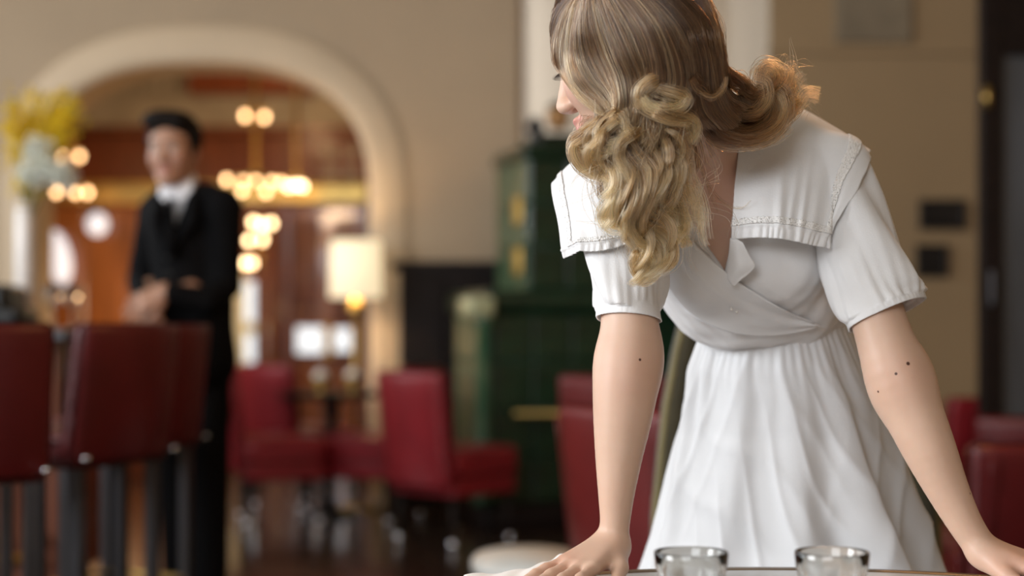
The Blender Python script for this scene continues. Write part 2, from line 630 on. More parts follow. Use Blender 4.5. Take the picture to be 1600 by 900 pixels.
for i, (yc, w) in enumerate(WIN_LEFT):
    bm = new()
    for k in (-1, 0, 1):
        box(bm, (XL - 0.16, yc + k * (w / 2 - 0.03) - 0.03, WZ0), (XL - 0.10, yc + k * (w / 2 - 0.03) + 0.03, WZ1))
    for z in (WZ0, WZ0 + 1.5, WZ1 - 0.06):
        box(bm, (XL - 0.16, yc - w / 2, z), (XL - 0.10, yc + w / 2, z + 0.06))
    wo = struct('window_%d' % (i + 1), bm, M_SASH)
    for k in (-1, 1):
        struct('pane', box(new(), (XL - 0.134, yc + (0.03 if k > 0 else 0.06 - w / 2), WZ0 + 0.06), (XL - 0.128, yc + (w / 2 - 0.06 if k > 0 else -0.03), WZ1 - 0.06)), M_GLASS, wo)

# wall with the archway, cut out of one slab
AX0, AX1 = P(58, 0, 10)[0], P(577, 0, 10)[0]
AZT = P(0, 100, 10)[2]
ASP = P(0, 305, 10)[2]


def arch_pts(x0, x1, zs, zt, n=40):
    """outline of the arched opening from the left foot to the right foot"""
    cx, a, b = (x0 + x1) / 2, (x1 - x0) / 2, zt - zs
    p = [(x0, 0.0)]
    for k in range(n + 1):
        th = math.pi - math.pi * k / n
        c, s_ = math.cos(th), math.sin(th)
        e = 2.0 / 2.5
        p.append((cx + a * math.copysign(abs(c) ** e, c), zs + b * abs(s_) ** e))
    p.append((x1, 0.0))
    return p


ap = arch_pts(AX0, AX1, ASP, AZT)
bm = new()
YW = 10.35
box(bm, (XL - 0.3, YB, 0), (AX0, YW, ZC))
box(bm, (AX1, YB, 0), (XEND, YW, ZC))
top_ = ap[1:-1]
for (xa, za), (xb, zb) in zip(top_[:-1], top_[1:]):
    q = [bm.verts.new(c_) for c_ in ((xa, YB, za), (xb, YB, zb), (xb, YB, ZC), (xa, YB, ZC), (xa, YW, za), (xb, YW, zb), (xb, YW, ZC), (xa, YW, ZC))]
    for f_ in ((0, 1, 2, 3), (5, 4, 7, 6), (4, 5, 1, 0)):
        bm.faces.new([q[k] for k in f_])
bmesh.ops.remove_doubles(bm, verts=bm.verts, dist=1e-5)
struct('wall_back', bm, M_WALL)

# moulding around the arch: a stepped profile swept along the outline
prof = [(0.0, 0.0), (0.0, -0.05), (0.05, -0.07), (0.13, -0.06), (0.19, -0.035), (0.22, -0.03), (0.24, 0.0)]
G = []
for i in range(len(ap)):
    a, b = np.array(ap[max(i - 1, 0)]), np.array(ap[min(i + 1, len(ap) - 1)])
    t = (b - a) / np.linalg.norm(b - a)
    nrm = np.array([-t[1], t[0]])
    G.append([(ap[i][0] + nrm[0] * o, YB + y, ap[i][1] + nrm[1] * o) for o, y in prof])
struct('trim_1', grid_mesh('trim_1', np.array(G)), M_ARCH, smooth=True)

# recess to the right of the wall, its bright reveal, and the brown wall with the pictures
XREV = 1.45
slab('wall_recess', (XEND, 10.8, 0), (XREV + 0.3, 11.1, ZC), M_WALL2)
slab('wall_reveal', (XREV, 9.02, 0), (XREV + 0.2, 10.8, ZC), M_WALL2)
bm = new()
box(bm, (XREV, 9.0, 0), (XR + 0.3, 9.02, ZC))
struct('wall_pictures', bm, M_WALL3)
for k, (x0, y0, x1, y1) in enumerate(((1305, -60, 1425, 66),)):
    a, b = P(x0, y1, 8.98), P(x1, y0, 8.98)
    o = struct('trim_2', box(new(), (a[0], 8.965, a[2]), (b[0], 9.0, b[2]), 0.01), mat('grey_panel_paint', (0.22, 0.175, 0.115), 0.7))
# picture rail high on the brown wall
a, b = P(1200, 84, 8.98), P(1535, 74, 8.98)
slab('trim_3', (a[0], 8.97, a[2]), (XR, 9.0, b[2]), M_WALL3)

# black wainscot between arch and stove: base, rail, panels
WX0, WX1, WZ = P(612, 0, 9.95)[0], XEND, P(0, 408, 9.95)[2]
wn = slab('trim_4', (WX0, 9.965, 0.0), (WX1, 10.0, WZ), M_BLACKWOOD)
slab('rail', (WX0, 9.94, WZ - 0.06), (WX1, 9.965, WZ), M_BLACKWOOD, wn)
slab('base_board', (WX0, 9.94, 0.0), (WX1, 9.965, 0.16), M_BLACKWOOD, wn)
for k in range(2):
    w = (WX1 - WX0) / 2
    struct('panel', box(new(), (WX0 + k * w + 0.06, 9.945, 0.22), (WX0 + (k + 1) * w - 0.06, 9.97, WZ - 0.12), 0.012), M_BLACKWOOD, wn)

# ---------------------------------------------------------------- the room behind the arch
slab('wall_far', (XL - 0.3, 14.6, 0), (XEND, 14.9, ZC), M_MAHOG)
slab('wall_far_left', (XL - 0.3, YW, 0), (XL, 14.6, ZC), M_MAHOG)
slab('wall_far_right', (-0.2, YW, 0), (XEND, 14.6, ZC), M_MAHOG)
YR = 14.55


def far_rect(name, x0, y0, x1, y1, m, dy=0.06, Y=YR, parent=None, bev=0.0):
    a, b = P(x0, y1, Y), P(x1, y0, Y)
    return struct(name, box(new(), (a[0], Y - dy, a[2]), (b[0], Y, b[2]), bev), m, parent)


frz = far_rect('trim_5', 90, 96, 600, 206, M_STONE, 0.05)              # pale stone frieze under the ceiling
for k in range(9):                                                      # upright blocks of the frieze
    far_rect('block', 128 + k * 20, 112, 143 + k * 20, 152, M_STONE, 0.05, YR - 0.05, frz)
far_rect('soffit', 303, 108, 492, 152, M_MAHOG, 0.25, YR - 0.05, frz)
far_rect('ledge', 100, 200, 600, 210, M_MAHOG, 0.12, YR - 0.05, frz)
pn = far_rect('trim_6', 100, 212, 600, 292, M_MAHOG, 0.03)
for x0, x1 in ((110, 225), (315, 400), (410, 490), (500, 570)):
    far_rect('panel', x0, 220, x1, 286, M_MAHOG, 0.03, YR - 0.03, pn, 0.01)
for x0, x1 in ((505, 527), (540, 560)):                                 # small pale plaques
    for y0 in (232, 262):
        far_rect('plaque', x0, y0, x1, y0 + 14, M_STONE, 0.02, YR - 0.06, pn)
lw = far_rect('trim_7', 330, 330, 600, 800, M_MAHOG2, 0.03)
for x0, x1, y0, y1 in ((425, 445, 335, 560), (455, 500, 340, 480), (520, 562, 340, 560), (455, 500, 490, 560)):
    far_rect('panel', x0, y0, x1, y1, M_MAHOG, 0.03, YR - 0.03, lw, 0.01)
o = far_rect('window_4', 384, 440, 416, 566, M_LITWIN, 0.03, YR - 0.04)
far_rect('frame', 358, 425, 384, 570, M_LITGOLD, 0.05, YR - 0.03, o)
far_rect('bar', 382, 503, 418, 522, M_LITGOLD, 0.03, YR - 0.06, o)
o = far_rect('window_5', 464, 511, 506, 552, M_LITWIN, 0.03, YR - 0.07)
far_rect('pane', 522, 513, 548, 549, M_LITWIN, 0.03, YR - 0.07, o)
far_rect('mullion', 506, 509, 522, 556, M_BRASSD, 0.03, YR - 0.06, o)
# glossy mahogany screen with a brass rail on top, right behind the arch
YS = 11.6
sa, sb = P(56, 0, YS)[0], P(262, 0, YS)[0]
sz = P(0, 318, YS)[2]
YS += 0.17
scr = empty('mahogany_screen', (sa, YS, 0), 'glossy amber mahogany screen behind the man in the black suit', 'partition')
for k in range(3):
    w = (sb - sa) / 3
    part_box('panel', (sa + k * w, YS - 0.03, 0.0), (sa + (k + 1) * w - 0.012, YS + 0.03, sz), M_MAHOG2, scr, 0.008, 2)
part_box('base', (sa, YS - 0.05, 0), (sb, YS + 0.05, 0.12), M_MAHOG, scr, 0.006)
YS -= 0.17
rail = empty('brass_beam', (0, YS, sz), 'long brass beam crossing the archway above the amber screen', 'beam')
ra, rb = P(62, 318, YS), P(575, 290, YS)
part_box('beam', (ra[0], YS - 0.06, ra[2]), (rb[0], YS + 0.06, rb[2]), M_BRASS, rail, 0.012)
part_box('top_moulding', (ra[0], YS - 0.08, rb[2]), (rb[0], YS + 0.08, rb[2] + 0.02), M_BRASSD, rail, 0.006)
for px in (300, 450, 571):
    x = P(px, 0, YS)[0]
    part_box('post', (x - 0.03, YS - 0.03, 0), (x + 0.03, YS + 0.03, ra[2]), M_MAHOG, rail, 0.006)


def bulbs(root, spots, Y, m, r=0.024):
    r = r * Y / 12.7
    for (x, y) in spots:
        c = P(x, y, Y)
        o = lathe('bulb', [(r * 0.35, -1.25 * r), (r * 0.8, -0.7 * r), (r, 0), (r * 0.85, 0.6 * r), (r * 0.35, 1.1 * r), (0.002, 1.25 * r)], m, root, 12, c)
        lathe('socket', [(r * 0.3, -2.4 * r), (r * 0.45, -1.9 * r), (r * 0.45, -1.2 * r)], M_BRASS, o, 10, c)


def chandelier(label, cx, cy, Y, spots, rx, m):
    c = P(cx, cy, Y)
    root = empty('chandelier', c, label, 'chandelier')
    tube('stem', [c + np.array((0, 0, 0.0)), (c[0], c[1], ZC)], 0.014, M_BRASS, root)
    n = 28
    tube('ring', [(c[0] + rx * math.cos(2 * math.pi * k / n), c[1] + min(rx, 0.12) * math.sin(2 * math.pi * k / n), c[2] - 0.03) for k in range(n + 1)], 0.012, M_BRASS, root, 8)
    for i, (x, y) in enumerate(spots):
        p = P(x, y, Y)
        tube('arm', [c + np.array((0, 0, 0.06)), (c + p) / 2 + np.array((0, 0, -0.08)), p + np.array((0, 0, -0.06))], 0.007, M_BRASS, root, 6)
    bulbs(root, spots, Y, m)
    return root


chandelier('brass chandelier with a wide cluster of glowing bulbs right of the man', 400, 272, 11.2,
           [(354, 281), (381, 281), (400, 282), (378, 298), (425, 283), (416, 300), (440, 286)], 0.17, M_BULB)
chandelier('small chandelier with the brightest bulbs at the end of the cluster', 463, 274, 11.28,
           [(452, 291), (464, 289), (473, 291)], 0.07, M_BULBW)
chandelier('two-bulb hanging light high in the archway', 399, 168, 12.7, [(383, 181), (413, 183)], 0.09, M_BULB)
chandelier('two-bulb hanging light beside the yellow blossom', 110, 232, 12.4, [(97, 245), (124, 244)], 0.09, M_BULB)
chandelier('low bulbs glowing on the brass beam beside the vase', 112, 286, 11.2, [(88, 300), (118, 301), (137, 301)], 0.12, M_BULB)
sc = empty('wall_sconce', P(405, 380, 12.8), 'column of glowing sconce bulbs below the chandelier', 'sconce')
p = P(405, 0, 12.8)
tube('stem', [(p[0], 12.86, P(0, 430, 12.86)[2]), (p[0], 12.86, P(0, 335, 12.86)[2])], 0.015, M_BRASS, sc)
bulbs(sc, [(396, 347), (409, 351), (424, 349), (389, 376), (410, 374), (383, 411), (394, 411)], 12.8, M_BULBW)
part_box('post', (p[0] - 0.04, 12.84, 0), (p[0] + 0.04, 12.92, P(0, 430, 12.86)[2]), M_MAHOG, sc, 0.006)
for (x, y, Y, e) in ((415, 262, 12.0, 26), (180, 470, 10.9, 17), (130, 240, 12.9, 14), (440, 160, 13.2, 20)):  # second one is added low before the screen for its amber glow
    l = bpy.data.lights.new('back_room_glow', 'POINT')
    l.energy, l.color, l.shadow_soft_size = e, (1.0, 0.62, 0.30), 0.15
    lo = bpy.data.objects.new('back_room_glow', l)
    lo.location = P(x, y, Y)
    COL.objects.link(lo)

# white reflections on the amber screen, added as glowing bodies
for (px, py, rx_, rz_, lab, tilt) in ((91, 402, 20, 44, 'tall oval white reflection on the amber screen, added as a glowing body', 0.22), (152, 350, 17, 18, 'small round white reflection on the amber screen, added as a glowing body', 0.0)):
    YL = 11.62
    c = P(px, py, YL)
    e_ = empty('glowing_reflection', c, lab, 'lamp', 'added white reflections on the screen')
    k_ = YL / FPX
    me_ = lathe_mesh('glow_body', [(0.02, -1.0), (0.55, -0.84), (0.88, -0.45), (1.0, 0.0), (0.86, 0.5), (0.5, 0.87), (0.02, 1.0)], 20)
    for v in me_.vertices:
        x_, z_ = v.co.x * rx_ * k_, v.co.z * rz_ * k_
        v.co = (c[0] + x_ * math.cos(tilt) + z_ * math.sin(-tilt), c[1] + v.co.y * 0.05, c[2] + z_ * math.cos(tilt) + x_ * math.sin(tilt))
    link('glow_body', me_, M_REFLECT, e_)
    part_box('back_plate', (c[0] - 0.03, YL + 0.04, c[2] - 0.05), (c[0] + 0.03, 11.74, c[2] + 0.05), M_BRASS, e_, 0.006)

# ---------------------------------------------------------------- dark glazed door at the right
YD = 7.2
d0, d1 = P(1534, 0, YD)[0], P(1534, 0, YD)[0] + 1.0
dr = struct('door_1', box(new(), (d0, YD, 0), (d0 + 0.10, YD + 0.08, 3.2), 0.008), M_BLACKWOOD)
slab('door_frame', (d0 + 0.95, YD, 0), (d0 + 1.05, YD + 0.08, 3.2), M_BLACKWOOD, dr)
slab('top_rail', (d0 + 0.10, YD, P(0, 85, YD)[2]), (d0 + 0.95, YD + 0.08, 3.2), M_BLACKWOOD, dr)
slab('bottom_rail', (d0 + 0.10, YD, 0), (d0 + 0.95, YD + 0.08, 0.66), M_BLACKWOOD, dr)
slab('pane', (d0 + 0.10, YD + 0.03, 0.66), (d0 + 0.95, YD + 0.045, P(0, 85, YD)[2]), M_DGLASS, dr)
slab('glazing_bar', (d0 + 0.5, YD + 0.01, 0.66), (d0 + 0.53, YD + 0.07, P(0, 85, YD)[2]), M_BLACKWOOD, dr)
hp = P(1548, 450, YD)
ho = part_box('door_handle', (hp[0] - 0.012, YD - 0.035, hp[2] - 0.08), (hp[0] + 0.012, YD - 0.005, hp[2] + 0.08), M_DMETAL, dr, 0.008)
hk = tube('door_hinge', [(d0 + 0.02, YD - 0.01, P(0, 152, YD)[2] - 0.05), (d0 + 0.02, YD - 0.01, P(0, 152, YD)[2] + 0.05)], 0.016, M_BRASS, dr)

# two dark frames on the brown wall
for (x0, y0, x1, y1, lab) in ((1437, 312, 1509, 358, 'wide black picture frame, upper of two on brown wall'),
                              (1432, 382, 1481, 432, 'square black picture frame, lower of two on brown wall')):
    a, b = P(x0, y1, 8.97), P(x1, y0, 8.97)
    e = empty('picture_frame', ((a[0] + b[0]) / 2, 8.98, a[2]), lab, 'picture')
    t = 0.018
    for lo, hi in (((a[0], a[2]), (b[0], a[2] + t)), ((a[0], b[2] - t), (b[0], b[2])), ((a[0], a[2]), (a[0] + t, b[2])), ((b[0] - t, a[2]), (b[0], b[2]))):
        part_box('frame_bar', (lo[0], 8.955, lo[1]), (hi[0], 8.998, hi[1]), M_BLACK, e, 0.003)
    part_box('picture', (a[0] + t, 8.975, a[2] + t), (b[0] - t, 8.998, b[2] - t), mat('dark_print', (0.014, 0.011, 0.009), 0.4, var=0.6, scale=9), e)
a, b = P(1420, 360, 8.97), P(1432, 308, 8.97)

# ================================================================ furniture
def slab_mesh(name, w, d, h, bev, bulge=0.0, curve=0.0, lean=0.0, seg=4, taper=0.0):
    """upholstered slab w(x) d(y) h(z), base at z=0, rounded, bowed by curve (y as a function of x) and leaning back"""
    bm = new()
    box(bm, (-w / 2, -d / 2, 0), (w / 2, d / 2, h))
    bmesh.ops.subdivide_edges(bm, edges=bm.edges[:], cuts=5, use_grid_fill=True)
    es = [e for e in bm.edges if len(e.link_faces) == 2 and e.calc_face_angle(0) > 0.5]
    bmesh.ops.bevel(bm, geom=es, offset=bev, segments=seg, profile=0.5, affect='EDGES')
    for v in bm.verts:
        x, y, z = v.co
        q = max(0.0, 1 - (2 * x / w) ** 2) * max(0.0, 1 - (2 * z / h - 1) ** 2)
        y += math.copysign(bulge * q, y) if abs(y) > d * 0.3 else 0
        zt = z / h
        x *= 1 - taper * (1 - zt)
        y += curve * (2 * x / w) ** 2 + lean * zt
        v.co = (x, y, z)
    return fin(bm, name)


def cushion_mesh(name, w, d, h, bev, crown=0.02):
    bm = new()
    box(bm, (-w / 2, -d / 2, 0), (w / 2, d / 2, h))
    bmesh.ops.subdivide_edges(bm, edges=bm.edges[:], cuts=5, use_grid_fill=True)
    es = [e for e in bm.edges if len(e.link_faces) == 2 and e.calc_face_angle(0) > 0.5]
    bmesh.ops.bevel(bm, geom=es, offset=bev, segments=4, profile=0.5, affect='EDGES')
    for v in bm.verts:
        x, y, z = v.co
        if z > h * 0.6:
            v.co.z += crown * max(0, 1 - (2 * x / w) ** 2) * max(0, 1 - (2 * y / d) ** 2)
    return fin(bm, name)


def at_z(o, z, y=0, x=0):
    o.location = (x, y, z)
    return o


GROUP_CH = 'red leather dining chairs'


def make_chair(label, m, loc, rz, h=0.88):
    """seat faces local -y; back at +y"""
    r = empty('dining_chair', (0, 0, 0), label, 'chair', GROUP_CH)
    at_z(link('seat', cushion_mesh('seat', 0.47, 0.46, 0.15, 0.03), m, r), 0.345, -0.02)
    at_z(link('apron', cushion_mesh('apron', 0.45, 0.44, 0.10, 0.015, 0), m, r), 0.26, -0.02)
    b = at_z(link('backrest', slab_mesh('backrest', 0.47, 0.075, h - 0.30, 0.03, 0.012, -0.03, 0.07, taper=0.04), m, r), 0.30, 0.235)
    for s in (-1, 1):
        tube('seam', [(s * 0.19, 0.292 - 0.019 + 0.07 * t, 0.33 + (h - 0.36) * t) for t in np.linspace(0, 1, 8)], 0.003, m, b, 6).location = (0, 0, 0)
    for sx in (-1, 1):
        for sy in (-1, 1):
            l = tube('leg', [(sx * 0.19, -0.02 + sy * 0.185, 0.265), (sx * 0.197, -0.02 + sy * 0.20, 0.0)], [0.021, 0.013], M_BLACKWOOD, r, 8)
            tube('foot_cap', [(sx * 0.1965, -0.02 + sy * 0.199, 0.05), (sx * 0.197, -0.02 + sy * 0.20, 0.0)], [0.0175, 0.016], M_CHROME, l, 8)
    r.location = loc
    r.rotation_euler.z = rz
    return r


def fl(px, Y):
    return Vector(((px - 800) / FPX * Y, Y, 0))


make_chair('red leather chair with tall back left of the green stove', M_RED, fl(706, 8.1), math.radians(136))
make_chair('red leather chair right behind the straight arm on the left', M_BRICK, fl(1072, 4.75), math.radians(128), 0.87)
make_chair('red leather chair back peeking over the one behind the arm', M_BRICK, fl(1005, 6.5), math.radians(150), 0.91)
make_chair('pink-lit red leather chair next to the man in black', M_RED, fl(432, 8.9), math.radians(105))
make_chair('red leather chair partly hidden behind the pink-lit one', M_RED, fl(470, 9.62), math.radians(140))
make_chair('red leather chair facing left at the small round table', M_RED, fl(588, 9.0), math.radians(-112))
make_chair('dark red leather chair filling the lower right corner', M_DRED, fl(1578, 4.7), math.radians(185), 0.78)
make_chair('small red leather chair back against the brown wall', M_RED, fl(1492, 8.0), math.radians(200), 0.76)
make_chair('low red leather chair in front of the dark glazed door', M_DRED, fl(1625, 6.3), math.radians(160), 0.76)


def make_stool(label, loc, rz):
    r = empty('bar_stool', (0, 0, 0), label, 'bar stool', 'dark red bar stools')
    at_z(link('seat', cushion_mesh('seat', 0.42, 0.40, 0.10, 0.03), M_DRED, r), 0.70, 0)
    at_z(link('backrest', slab_mesh('backrest', 0.44, 0.06, 0.40, 0.025, 0.012, -0.05, 0.05), M_DRED, r), 0.71, 0.20)
    tube('piping', [(-0.205, 0.262 - 0.045, 1.06), (-0.1, 0.262 - 0.011, 1.098), (0, 0.262, 1.10), (0.1, 0.262 - 0.011, 1.098), (0.205, 0.262 - 0.045, 1.06)], 0.005, M_DRED, r, 6)
    for sx in (-1, 1):
        for sy in (-1, 1):
            l = part_box('leg', (sx * 0.17 - 0.018, sy * 0.16 - 0.018, 0), (sx * 0.17 + 0.018, sy * 0.16 + 0.018, 0.71), M_DMETAL, r, 0.004)
            lathe('foot', [(0.026, 0), (0.026, 0.02), (0.02, 0.03)], M_CHROME, l, 12, (sx * 0.17, sy * 0.16, 0))
    for s in (-1, 1):
        tube('footrest', [(s * 0.17, -0.16, 0.27), (s * 0.17, 0.16, 0.27)], 0.011, M_BRASS, r, 8)
        tube('footrest', [(-0.17, s * 0.16, 0.27), (0.17, s * 0.16, 0.27)], 0.011, M_BRASS, r, 8)
    for sx in (-1, 1):
        lathe('stud', [(0.012, -0.004), (0.012, 0.004), (0.006, 0.009)], M_CHROME, r, 10, (sx * 0.2, 0.215, 0.735))
    r.location = loc
    r.rotation_euler.z = rz
    return r


make_stool('nearest dark red bar stool at the left edge', fl(-78, 4.15), math.radians(208))
make_stool('middle dark red bar stool, second from the left edge', fl(112, 4.68), math.radians(246))
make_stool('farthest dark red bar stool in front of the man', fl(178, 5.2), math.radians(246))

# ---------------------------------------------------------------- bar counter with a vase of blossom
bc = empty('bar_counter', (-2.9, 6.6, 0), 'dark bar counter with polished top behind the bar stools', 'bar counter')
part_box('counter_top', (-4.9, 6.05, 1.045), (P(104, 0, 6.05)[0], 7.0, 1.09), M_DMETAL, bc, 0.01)
part_box('body', (-4.9, 6.2, 0.10), (P(104, 0, 6.05)[0] - 0.08, 6.9, 1.045), M_MAHOG, bc, 0.006)
part_box('plinth', (-4.9, 6.25, 0.0), (P(104, 0, 6.05)[0] - 0.12, 6.85, 0.10), M_BLACKWOOD, bc, 0.004)
for k in range(4):
    x0 = -4.75 + k * 0.74
    part_box('panel', (x0, 6.18, 0.2), (x0 + 0.62, 6.21, 0.95), M_MAHOG, bc, 0.01)
tube('foot_rail', [(-4.9, 6.05, 0.22), (P(104, 0, 6.05)[0] - 0.08, 6.05, 0.22)], 0.022, M_BRASS, bc)
for px in (-150, 20, 90):
    x = P(px, 0, 6.05)[0] - 0.1
    tube('rail_bracket', [(x, 6.2, 0.3), (x, 6.05, 0.22)], 0.014, M_BRASS, bc, 8)

bx = empty('counter_machine', PV(0, 486, 6.15), 'low black machine standing on the bar counter', 'machine')
a, b = P(-95, 482, 6.15), P(38, 436, 6.15)
bm = new()
box(bm, (a[0], 6.08, 1.092), (b[0] - 0.06, 6.40, b[2] - 0.02), 0.02, 3)
link('housing', fin(bm, 'housing'), M_BLACK, bx, True)
link('sloped_front', fin(box(new(), (a[0] + 0.02, 6.06, 1.10), (b[0], 6.36, 1.17), 0.02, 3), 'sloped_front'), M_BLACK, bx, True)
part_box('drip_tray', (a[0] + 0.03, 6.05, 1.092), (b[0] + 0.02, 6.12, 1.104), M_DMETAL, bx, 0.003)
vx = P(38, 0, 6.5)
vs = empty('tall_vase', (vx[0], 6.5, 1.092), 'tall slim white vase holding yellow blossom on the bar', 'vase')
lathe('body', [(0.034, 0.0), (0.038, 0.01), (0.037, 0.3), (0.036, 0.50), (0.033, 0.51), (0.031, 0.50), (0.03, 0.06)], mat('white_porcelain', (0.85, 0.80, 0.76), 0.25), vs, 28, (vx[0], 6.5, 1.092))
lathe('foot_ring', [(0.045, 0.0), (0.045, 0.012), (0.039, 0.02)], M_BRASS, vs, 28, (vx[0], 6.5, 1.092))
tube('gold_band', [(vx[0] + 0.0385 * math.cos(t), 6.5 + 0.0385 * math.sin(t), 1.582) for t in np.linspace(0, 2 * math.pi, 25)], 0.004, M_BRASS, vs, 6)
top = Vector((vx[0], 6.5, 1.59))


def petals(n, spread_fn, size, seed):
    rg = np.random.default_rng(seed)
    V, F = [], []
    for i in range(n):
        c = spread_fn(rg)
        for k in range(4):
            d = rg.normal(size=3)
            d /= np.linalg.norm(d)
            e = np.cross(d, rg.normal(size=3))
            e /= np.linalg.norm(e)
            b = len(V)
            V += [c, c + d * size * 0.6 + e * size * 0.35, c + d * size * 1.1, c + d * size * 0.6 - e * size * 0.35]
            F.append((b, b + 1, b + 2, b + 3))
    return np_mesh('blossoms', np.array(V), np.array(F))


tips = [(20, 150), (48, 175), (62, 138), (84, 150), (106, 140), (118, 165), (92, 205)]
names = ['leftmost', 'second', 'third', 'fourth', 'fifth', 'rightmost', 'lowest']
for i, (x, y) in enumerate(tips):
    t = PV(x, y, 6.5 + 0.1 * ((i * 37) % 5 - 2) / 2)
    mid = (top + t) / 2 + Vector((0.02 * (i - 3) / 3, 0, 0.03))
    br = empty('blossom_branch', top, '%s yellow blossom branch in the tall white vase' % names[i], 'flower', 'yellow branches in the vase')
    pts = [Vector(q) for q in cr_interp(np.array([top - Vector((0, 0, 0.2)), top, mid, t]), 14)]
    tube('stem', pts, [0.004] * 14, M_STEM, br, 5)
    arr = np.array(pts)

    def sp(rg, arr=arr):
        k = rg.random() ** 0.7
        j = 6 + k * (len(arr) - 7)
        return arr[int(j)] + rg.normal(size=3) * (0.024, 0.03, 0.03)
    o = link('blossoms', petals(170, sp, 0.017, 20 + i), M_YELLOW, br, False)
    o['kind'] = 'stuff'
for i, (x, y, n) in enumerate(((55, 232, 'upper'), (48, 272, 'left'), (78, 262, 'middle'), (100, 276, 'right'))):
    t = PV(x, y, 6.42)
    br = empty('white_bloom', top, '%s white bloom under the yellow blossom branches' % n, 'flower', 'white blooms in the vase')
    tube('stem', [top - Vector((0, 0, 0.1)), (top + t) / 2, t], 0.004, M_STEM, br, 5)
    link('petals', petals(90, lambda rg, t=t: np.array(t) + rg.normal(size=3) * 0.022, 0.026, 50 + i), M_PETAL, br, False)['kind'] = 'stuff'

# stemmed glasses on the bar end
for i, (px, lab) in enumerate(((95, 'left stemmed glass at the end of the bar'), (112, 'right stemmed glass at the end of the bar'))):
    c = (P(px - 12, 0, 6.3)[0], 6.3 + i * 0.12, 1.092)
    g = empty('wine_glass', c, lab, 'glass', 'glasses on the bar')
    lathe('foot', [(0.032, 0), (0.032, 0.003), (0.006, 0.007)], M_GLASS, g, 20, c)
    lathe('stem', [(0.005, 0.006), (0.004, 0.05), (0.006, 0.08)], M_GLASS, g, 10, c)
    lathe('bowl', [(0.006, 0.08), (0.030, 0.10), (0.036, 0.13), (0.030, 0.17), (0.0285, 0.17), (0.034, 0.13), (0.028, 0.102), (0.004, 0.083)], M_GLASS, g, 24, c)

# ---------------------------------------------------------------- green tiled stove
st = empty('tiled_stove', (0, 0, 0), 'tall dark green glazed tile stove with gold ornaments', 'stove')
link('plinth', fin(box(new(), (-0.62, -0.42, 0), (0.62, 0.42, 0.14), 0.015), 'plinth'), M_BLACKWOOD, st)
link('lower_core', fin(box(new(), (-0.56, -0.37, 0.14), (0.56, 0.37, 1.17)), 'lower_core'), M_GREEN, st)
link('upper_core', fin(box(new(), (-0.335, -0.285, 1.30), (0.335, 0.285, 2.02)), 'upper_core'), M_GREEN, st)
ledge = link('ledge', fin(box(new(), (-0.61, -0.42, 1.17), (0.61, 0.42, 1.30), 0.04, 4), 'ledge'), M_GREEN, st)
tl = None


def tiles(nx, nz, x0, x1, z0, z1, face, dpt, m):
    w, h = (x1 - x0) / nx, (z1 - z0) / nz
    me = fin(box(new(), (-w / 2 + 0.004, -0.012, -h / 2 + 0.004), (w / 2 - 0.004, 0.012, h / 2 - 0.004), 0.009, 2), 'tile')
    me.materials.append(m)
    for i in range(nx):
        for j in range(nz):
            o = bpy.data.objects.new('tile', me)
            COL.objects.link(o)
            o.parent = st
            u, z = x0 + (i + 0.5) * w, z0 + (j + 0.5) * h
            if face == 'f':
                o.location = (u, -dpt, z)
            else:
                o.location = (-dpt, u, z)
                o.rotation_euler.z = math.pi / 2


tiles(5, 4, -0.56, 0.56, 0.14, 1.17, 'f', 0.37, M_GREEN)
tiles(3, 4, -0.37, 0.37, 0.14, 1.17, 's', 0.56, M_GREEN_LIT)
tiles(3, 3, -0.335, 0.335, 1.30, 2.02, 'f', 0.285, M_GREEN)
tiles(2, 3, -0.285, 0.285, 1.30, 2.02, 's', 0.335, M_GREEN_LIT)
link('cornice', fin(box(new(), (-0.37, -0.32, 2.02), (0.37, 0.32, 2.10), 0.03, 3), 'cornice'), M_GREEN, st)
link('crown', fin(box(new(), (-0.24, -0.2, 2.10), (0.24, 0.2, 2.18), 0.03, 3), 'crown'), M_GREEN, st)
link('capital', fin(box(new(), (-0.72, -0.47, 1.15), (-0.57, -0.24, 1.26), 0.025, 3), 'capital'), M_GLAZE_SHINE, st)
lathe('pilaster', [(0.06, 0.14), (0.06, 0.2), (0.042, 0.24), (0.047, 0.7), (0.042, 1.08), (0.06, 1.12), (0.06, 1.17)], M_GREEN_LIT, st, 20, (-0.61, -0.38, 0))
for z in (1.46, 1.74):
    o = link('gold_ornament', fin(box(new(), (-0.375, -0.25, z - 0.08), (-0.345, -0.12, z + 0.08), 0.02, 3), 'gold_ornament'), M_BRASSD, st, True)
tube('brass_rail', [(-0.46, -0.44, 0.63), (0.46, -0.44, 0.63)], 0.016, M_BRASS, st)
for x in (-0.44, 0.44):
    tube('rail_bracket', [(x, -0.36, 0.63), (x, -0.44, 0.63)], 0.01, M_BRASS, st, 8)
st.location = fl(888, 9.15)
st.rotation_euler.z = math.radians(17)
